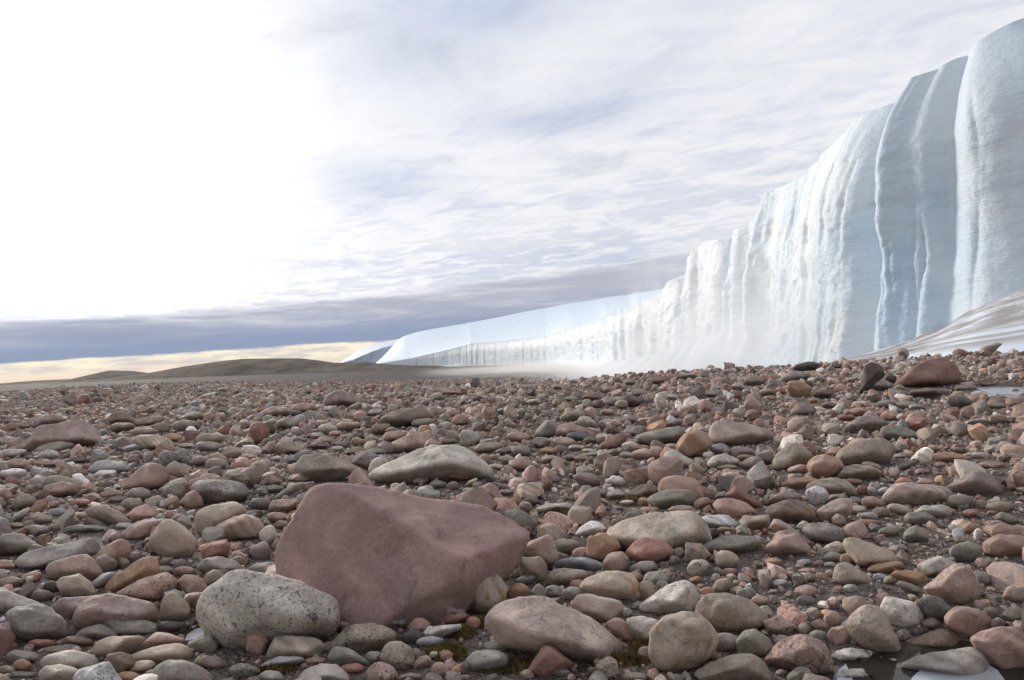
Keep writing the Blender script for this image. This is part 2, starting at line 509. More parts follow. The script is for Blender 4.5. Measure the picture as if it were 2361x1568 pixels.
#        x     Y    foot  lip
ST = [(861, 800, 841, 840), (949, 730, 843, 826), (984, 700, 844, 818), (1037, 650, 845, 806), (1089, 600, 846, 792), (1142, 540, 847, 788),
      (1195, 480, 848, 783), (1265, 410, 848, 774), (1318, 350, 848, 757), (1371, 300, 847, 743), (1406, 270, 845, 728), (1459, 228, 842, 714),
      (1476, 215, 841, 698), (1511, 190, 838, 684), (1538, 172, 832, 671), (1544, 168, 832, 651), (1575, 155, 825, 636), (1603, 143, 818, 624), (1611, 140, 815, 578),
      (1630, 133, 812, 556), (1668, 122, 812, 553), (1700, 110, 815, 548), (1739, 98, 820, 512), (1775, 90, 826, 475), (1810, 82, 832, 441), (1875, 71, 842, 400), (1945, 61, 850, 323),
      (2039, 52, 845, 253), (2086, 48, 832, 218), (2180, 44, 790, 159), (2210, 43, 768, 130), (2298, 41, 690, 76), (2361, 40.2, 630, 44), (2500, 39.5, 540, 0),
      (2750, 40, 480, -40), (3100, 41, 400, -60)]
def station_curve(ST, n):
    pl = []
    for (x, Y, f, l) in ST:
        rf = ray(*disp(x, f)); rf = rf / rf[1]; rl = ray(*disp(x, l)); rl = rl / rl[1]
        pl.append((0.5 * (rf[0] + rl[0]) * Y, Y, EYE[2] + rf[2] * Y, EYE[2] + rl[2] * Y, x))
    pl = np.array(pl)
    vx = np.interp(np.linspace(0, 1, n), np.linspace(0, 1, len(pl)), np.arange(len(pl)))
    # sample densely where the wall is near: even steps in the view
    xs = np.linspace(ST[0][0], ST[-1][0], n)
    A = np.stack([np.interp(xs, pl[:, 4], pl[:, k]) for k in range(4)], 1)
    # smooth plan, keep steps of the lip
    for k, w in ((0, 25), (1, 25), (2, 25), (3, 3)):
        ker = np.hanning(2 * w + 3)[1:-1]; ker /= ker.sum()
        A[:, k] = np.convolve(np.pad(A[:, k], w, mode='edge'), ker, mode='valid')[:n]
    return xs, A
NS = 1250
sx_, A = station_curve(ST, NS)
Px, Py, Zf, Zl = A.T
dX, dY = np.gradient(Px), np.gradient(Py)
L = np.hypot(dX, dY); tx, ty = dX / L, dY / L
w_ = 60; ker = np.hanning(2 * w_ + 1); ker /= ker.sum()
nx = np.convolve(np.pad(ty, w_, mode='edge'), ker, mode='valid'); ny = np.convolve(np.pad(-tx, w_, mode='edge'), ker, mode='valid')
L2 = np.hypot(nx, ny); nx, ny = nx / L2, ny / L2
if (nx * -Px + ny * -Py).mean() < 0: nx, ny = -nx, -ny    # outward: towards the plain
S_ = np.cumsum(L); S_ = S_ - S_[np.argmin(abs(sx_ - 2361))]
H = np.maximum(Zl - Zf, 0.02)
def wall_offset(t):
    """how far the face stands out at height share t, for every station"""
    z_ = Zf + H * t
    sc = np.clip(H / 20, 0.1, 1.2)
    sn = np.stack([S_ * 0.055, z_ * 0.015, 0 * S_], 1); sm = np.stack([S_ * 0.17, z_ * 0.016, 0 * S_ + 4], 1); sf = np.stack([S_ * 0.55, z_ * 0.02, 0 * S_ + 9], 1)
    off = 1.7 * fbm(sn, 2) + 1.1 * perlin(sm) + 0.42 * perlin(sf) + 0.07 * perlin(np.stack([S_ * 1.7, z_ * 0.16, 0 * S_], 1))
    off += 0.07 * perlin(np.stack([S_ * 0.8, z_ * 2.6, 0 * S_ + 3], 1))
    # sharp rib edges
    off += 1.3 * (0.35 - np.abs(perlin(sm * 1.7 + 7.7))) * 1.6
    q_ = S_ / 6.5 + 1.9 * perlin(np.stack([S_ * 0.06, z_ * 0.012, 0 * S_ + 6], 1)) + 0.06 * perlin(np.stack([S_ * 0.3, z_ * 0.22, 0 * S_], 1)) + 3000
    ci = np.floor(q_).astype(int); fr = q_ - ci
    h0 = (_perm[ci & 511] / 512.0 - 0.5) * 2.6; h1 = (_perm[(ci + 1) & 511] / 512.0 - 0.5) * 2.6
    off += (h0 + (h1 - h0) * sstep(fr, 0.80, 1.0)) * (1.0 - 0.75 * sstep(sx_, 1800, 1900))
    # finer flutes and scalloped melt ripples
    off += 0.13 * np.abs(perlin(np.stack([S_ * 1.9, z_ * 0.07, 0 * S_ + 15], 1))) + 0.34 * np.abs(perlin(np.stack([S_ * 0.85, z_ * 0.09, 0 * S_ + 12], 1))) + 0.07 * perlin(np.stack([S_ * 2.2, z_ * 0.35, 0 * S_ + 1], 1)) * sstep(sx_, 1500, 1700)
    off += 0.07 * np.abs(perlin(np.stack([S_ * 0.9, z_ * 2.2, 0 * S_ + 5], 1))) * sstep(sx_, 1500, 1700)
    for fq, am, wd, zo in ((0.42, 0.7, 0.10, 21.0), (0.95, 0.42, 0.12, 25.0)):
        gr_ = np.abs(perlin(np.stack([S_ * fq + 0.14 * perlin(np.stack([S_ * 0.2, z_ * 0.25, 0 * S_ + zo], 1)), z_ * 0.03, 0 * S_ + zo], 1)))
        on = sstep(perlin(np.stack([S_ * 0.16, z_ * 0.11, 0 * S_ + zo + 2], 1)), -0.15, 0.25)
        off -= am * np.exp(-gr_ / wd) * on
    off += 0.45 * perlin(np.stack([S_ * 0.30, z_ * 0.28, 0 * S_ + 31], 1)) + 0.34 * fbm(np.stack([S_ * 0.6, z_ * 0.5, 0 * S_ + 33], 1), 4, 0.6)
    off = off * (1 - 0.62 * sstep(t, 0.45, 1.0))
    off = off * (1 - 0.35 * sstep(sx_, 1880, 2000)) * (1 - 0.4 * sstep(sx_, 2120, 2300))
    off = off * sc * (0.22 + 0.78 * sstep(sx_, 1250, 1560))
    # big recesses (dark blue grooves) and buttresses seen in the face
    for xc, wd, dp in ((1578, 22, -5.0), (1606, 9, 2.6), (1690, 15, -5.5), (1722, 12, 2.4), (1786, 9, -2.5), (1808, 16, 1.5), (2092, 30, -3.2), (2150, 22, 1.8), (2020, 35, 0.8), (2235, 25, -1.6)):
        off += dp * np.exp(-((sx_ - xc) / wd) ** 2) * (0.55 + 0.45 * np.cos((t - 0.5) * 2.2))
    # a broken-out slab scar low on the face
    scar = np.exp(-((sx_ - 2100) / 36) ** 6) * sstep(t, 0.62, 0.60) * (0.5 + 0.5 * sstep(t, 0.0, 0.5))
    off -= 1.1 * scar
    foot = 1.3 * (1 - t) ** 3 * sc * sstep(sx_, 1400, 1700)
    dome = -sstep(t, 0.55, 1.0) ** 1.5 * (0.5 + 1.5 * sstep(sx_, 1780, 2000) + 2.0 * sstep(sx_, 2150, 2400)) * sc          # leaning back towards the lip
    lean = -0.6 * t * sc
    return off + foot + dome + lean + (0.6 + 0.5 + 1.5 * sstep(sx_, 1780, 2000) + 2.0 * sstep(sx_, 2150, 2400)) * sc + 1.0 * sstep(sx_, 1750, 2100)
def arr_obj(name, rows, shares, mat, stations=slice(None)):
    V = np.stack(rows, 0)                        # nrow, ns, 3
    nr, ns = V.shape[:2]
    c = np.zeros((nr, ns, 3)); c[:, :, 0] = S_[stations][None] / 100; c[:, :, 1] = np.array(shares)[:, None]
    return mesh_obj(name, V.reshape(-1, 3), grid_faces(nr, ns), mat, cols=c.reshape(-1, 3), parent=GLACIER)
ts = np.concatenate([np.linspace(-0.1, 0.9, 112), 1 - 0.1 * (1 - np.linspace(0, 1, 24)[1:]) ** 1.5])
rows = []
for t in ts:
    o = wall_offset(max(t, 0)) + (max(-t, 0)) * 3
    zz = Zf + H * t
    if t > 0.8: o = o - ((t - 0.8) * 5) ** 2.5 * 1.3 * sstep(sx_, 1750, 2100)
    rows.append(np.stack([Px + nx * o, Py + ny * o, zz], 1))
lip_o = o
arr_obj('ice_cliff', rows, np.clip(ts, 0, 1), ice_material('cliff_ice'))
# the smooth ice cap climbing back from the lip
def solve_rise(sx, X, Y, Z, table, tau):
    ty_ = np.interp(sx, [q[0] for q in table], [q[1] for q in table])
    tg = []
    for q, w in zip(sx, ty_):
        r = ray(*disp(q, w)); tg.append(r[2] / np.hypot(r[0], r[1]))
    tg = np.array(tg); dd = np.hypot(X, Y); bb = np.geomspace(1, 900, 50)
    lo, hi = np.zeros(len(sx)), np.full(len(sx), 400.0)
    for _ in range(30):
        md = (lo + hi) / 2
        mx = ((Z[:, None] + md[:, None] * (1 - np.exp(-bb / tau)) - EYE[2]) / (dd[:, None] + bb)).max(1)
        lo, hi = np.where(mx < tg, md, lo), np.where(mx < tg, hi, md)
    return (lo + hi) / 2
SKYLINE = [(861, 838), (889, 818), (905, 800), (921, 779), (966, 765), (1019, 755), (1089, 744), (1195, 723), (1265, 709), (1371, 691), (1459, 677), (1511, 669), (1560, 664)]
rise = solve_rise(sx_, Px, Py, Zl, SKYLINE, 170.0)
r0 = rise[np.argmin(abs(sx_ - 1535))]
rise = np.where(sx_ > 1535, 20 + (r0 - 20) * sstep(sx_, 1700, 1535), rise)
rise = np.convolve(np.pad(rise, 12, mode='edge'), np.ones(25) / 25, mode='valid')
rad = np.hypot(Px, Py); mixr = sstep(sx_, 1760, 1560)
bdx, bdy = 0.97 * (1 - mixr) + Px / rad * mixr, 0.22 * (1 - mixr) + Py / rad * mixr
_l = np.hypot(bdx, bdy); bdx, bdy = bdx / _l, bdy / _l
rows, sh = [], []
for bk in np.concatenate([[0], np.geomspace(0.25, 900, 34)]):
    sc = np.clip(H / 20, 0.1, 1)
    rr = rise * (1 - np.exp(-bk / 170.0))
    lipr = 0
    fade = math.exp(-bk / 10.0)
    und = 0.35 * perlin(np.stack([S_ * 0.05, 0 * S_ + bk * 0.02, 0 * S_], 1)) * min(bk / 6.0, 2.5) * (1 - 0.85 * mixr)
    rows.append(np.stack([Px + nx * lip_o * fade + bdx * bk, Py + ny * lip_o * fade + bdy * bk, Zl + rr + lipr + und - 0.0], 1)); sh.append(min(bk / 300, 1))
arr_obj('ice_cap', rows, sh, ice_material('cap_snow', cap=True))
# snow banked up against the foot, dirty where it climbs towards the right
rows, sh = [], []
gz = g(Px, Py)
ext = np.interp(sx_, [861, 1200, 1450, 1600, 1900, 2050, 2361, 3100], [2, 14, 20, 14, 4, 5, 9, 10])
up = np.interp(sx_, [861, 1200, 1450, 1600, 1750, 1950, 2050, 3100], [0.2, 1.2, 3.0, 4.0, 3.0, 0.6, 0.4, 0.3])
for k in np.linspace(0, 1, 24):
    o = wall_offset(0.05) - 0.8 + (ext + 1.5) * (1 - k)
    X_, Y_ = Px + nx * o, Py + ny * o
    zlow = np.where(sx_ > 2000, np.minimum(g(X_, Y_), -0.4), g(X_, Y_)) - 0.15
    zt = Zf + up
    conc = np.where(sx_ > 1980, k ** 1.0, k ** 2.0)
    zz = zlow * (1 - conc) + zt * conc + 0.25 * fbm(np.stack([X_ * 0.2, Y_ * 0.2, 0 * X_], 1), 3) * k
    zz += 0.5 * np.abs(perlin(np.stack([S_ * 0.15, 0 * S_ + k * 1.2, 0 * S_ + 2], 1))) * (k > 0.05)
    rows.append(np.stack([X_, Y_, zz], 1)); sh.append(k)
o = arr_obj('snow_bank', rows, sh, ice_material('bank_snow', dirt=1.0))
tag(o, 'banked snow at the foot, streaked brown with grit towards the right')
# a far lobe of the same ice, behind the nearest tongue
ST2 = [(786, 1000, 838, 837), (815, 990, 837, 829), (850, 980, 836, 814), (880, 965, 834, 803), (905, 960, 830, 797), (960, 960, 830, 790)]
def far_lobe():
    pl = []
    for (x, Y, f, l) in ST2:
        rf = ray(*disp(x, f)); rf = rf / rf[1]; rl = ray(*disp(x, l)); rl = rl / rl[1]
        pl.append((rf[0] * Y, Y, EYE[2] + rf[2] * Y, EYE[2] + rl[2] * Y))
    pl = np.array(pl); n = 120
    q = np.linspace(0, len(pl) - 1, n); a = np.stack([np.interp(q, np.arange(len(pl)), pl[:, k]) for k in range(4)], 1)
    sxx = np.interp(q, np.arange(len(pl)), [p_[0] for p_ in ST2])
    rz2 = solve_rise(sxx, a[:, 0], a[:, 1], a[:, 3], [(783, 836), (808, 821), (833, 805), (857, 797), (892, 788), (960, 772)], 130.0)
    rows = []; c = []
    for k, t in enumerate(np.linspace(-0.3, 1, 16)):
        o = 3.0 * perlin(np.stack([a[:, 0] * 0.1, 0 * a[:, 0] + t, 0 * a[:, 0]], 1))
        rows.append(np.stack([a[:, 0], a[:, 1] - o, a[:, 2] + (a[:, 3] - a[:, 2]) * t], 1)); c.append(t)
    for bk in np.geomspace(2, 700, 24):
        rr = rz2 * (1 - np.exp(-bk / 130))
        rows.append(np.stack([a[:, 0] * (1 + bk / a[:, 1]), a[:, 1] + bk, a[:, 3] + rr], 1)); c.append(1)
    V = np.stack(rows); col = np.zeros(V.shape); col[:, :, 0] = a[None, :, 0] / 100; col[:, :, 1] = np.array(c)[:, None]
    return mesh_obj('ice_lobe', V.reshape(-1, 3), grid_faces(len(rows), n), bpy.data.materials['cap_snow'], cols=col.reshape(-1, 3), parent=GLACIER)
far_lobe()

# ------------------------------------------------------------------ blowing snow in front of the cliff
def volume_box(name, lo, hi, rot, density_fn, colour):
    c = (np.array(lo) + np.array(hi)) / 2; hs = (np.array(hi) - np.array(lo)) / 2
    V = np.array([(sx, sy, sz) for sx in (-1, 1) for sy in (-1, 1) for sz in (-1, 1)], float) * hs
    Fc = np.array([(0, 1, 3, 2), (4, 6, 7, 5), (0, 4, 5, 1), (2, 3, 7, 6), (0, 2, 6, 4), (1, 5, 7, 3)])
    m, N, out = material(name)
    p = N.vm('ADD', N.new('ShaderNodeTexCoord').outputs['Object'], tuple(c))
    dens = density_fn(N, p)
    pv = N.new('ShaderNodeVolumePrincipled'); N.put(pv.inputs['Color'], colour); N.put(pv.inputs['Density'], dens)
    pv.inputs['Anisotropy'].default_value = 0.3
    N.t.links.new(pv.outputs[0], out.inputs['Volume'])
    o = mesh_obj(name, V, Fc, m, smooth=False); o.location = c; o.rotation_euler = (0, 0, 0)
    return o
def plume(N, p):
    x, y, z = N.sep(p)
    wob = N.noise(p, 0.09, 4, 0.6, 0.8)
    fine = N.noise(N.com(x, y * 0.8 + z * 0.5, z * 0.45 - y * 0.2), 0.22, 4, 0.65, 1.2)
    hh = N.m('ABSOLUTE', (y - 74.0 + z * 1.2) / 19.0)                 # leaning column: higher = nearer the right
    core = N.m('EXPONENT', 0 - hh * hh)
    height = N.ss(z, 17.0, -4.0)
    a = core * height * N.ss(fine, 0.40, 0.64) * 0.19
    lowm = N.m('EXPONENT', 0 - ((y - 82.0) / 34.0) * ((y - 82.0) / 34.0)) * N.ss(z, 0.5, -8.0) * N.ss(wob, 0.28, 0.6) * 0.085
    edge = N.ss(y, 46.0, 60.0) * N.ss(y, 228.0, 190.0) * N.ss(x, 11.0, 20.0) 
    return (a + lowm) * edge
PL = volume_box('snow_spray', (10, 45, -11), (56, 230, 15), 0, plume, (0.965, 0.972, 0.98))
tag(PL, 'white snow spray drifting down in front of the ice cliff', 'spray', kind='stuff')
def mist(N, p):
    x, y, z = N.sep(p)
    wob = N.noise(N.com(x * 0.4, y * 0.25, z), 0.10, 4, 0.6, 0.8)
    side = N.ss(x / y, -0.20, 0.08) * N.ss(y, 60.0, 120.0) * N.ss(y, 425.0, 330.0) * N.ss(x, 51.0, 44.0)
    return side * N.ss(z, -2.5, -8.5) * N.ss(wob, 0.25, 0.62) * 0.05
MI = volume_box('ground_mist', (-60, 60, -12.5), (55, 430, -1.5), 0, mist, (0.97, 0.96, 0.945))
tag(MI, 'thin pale mist lying low over the plain below the ice', 'mist', kind='stuff')
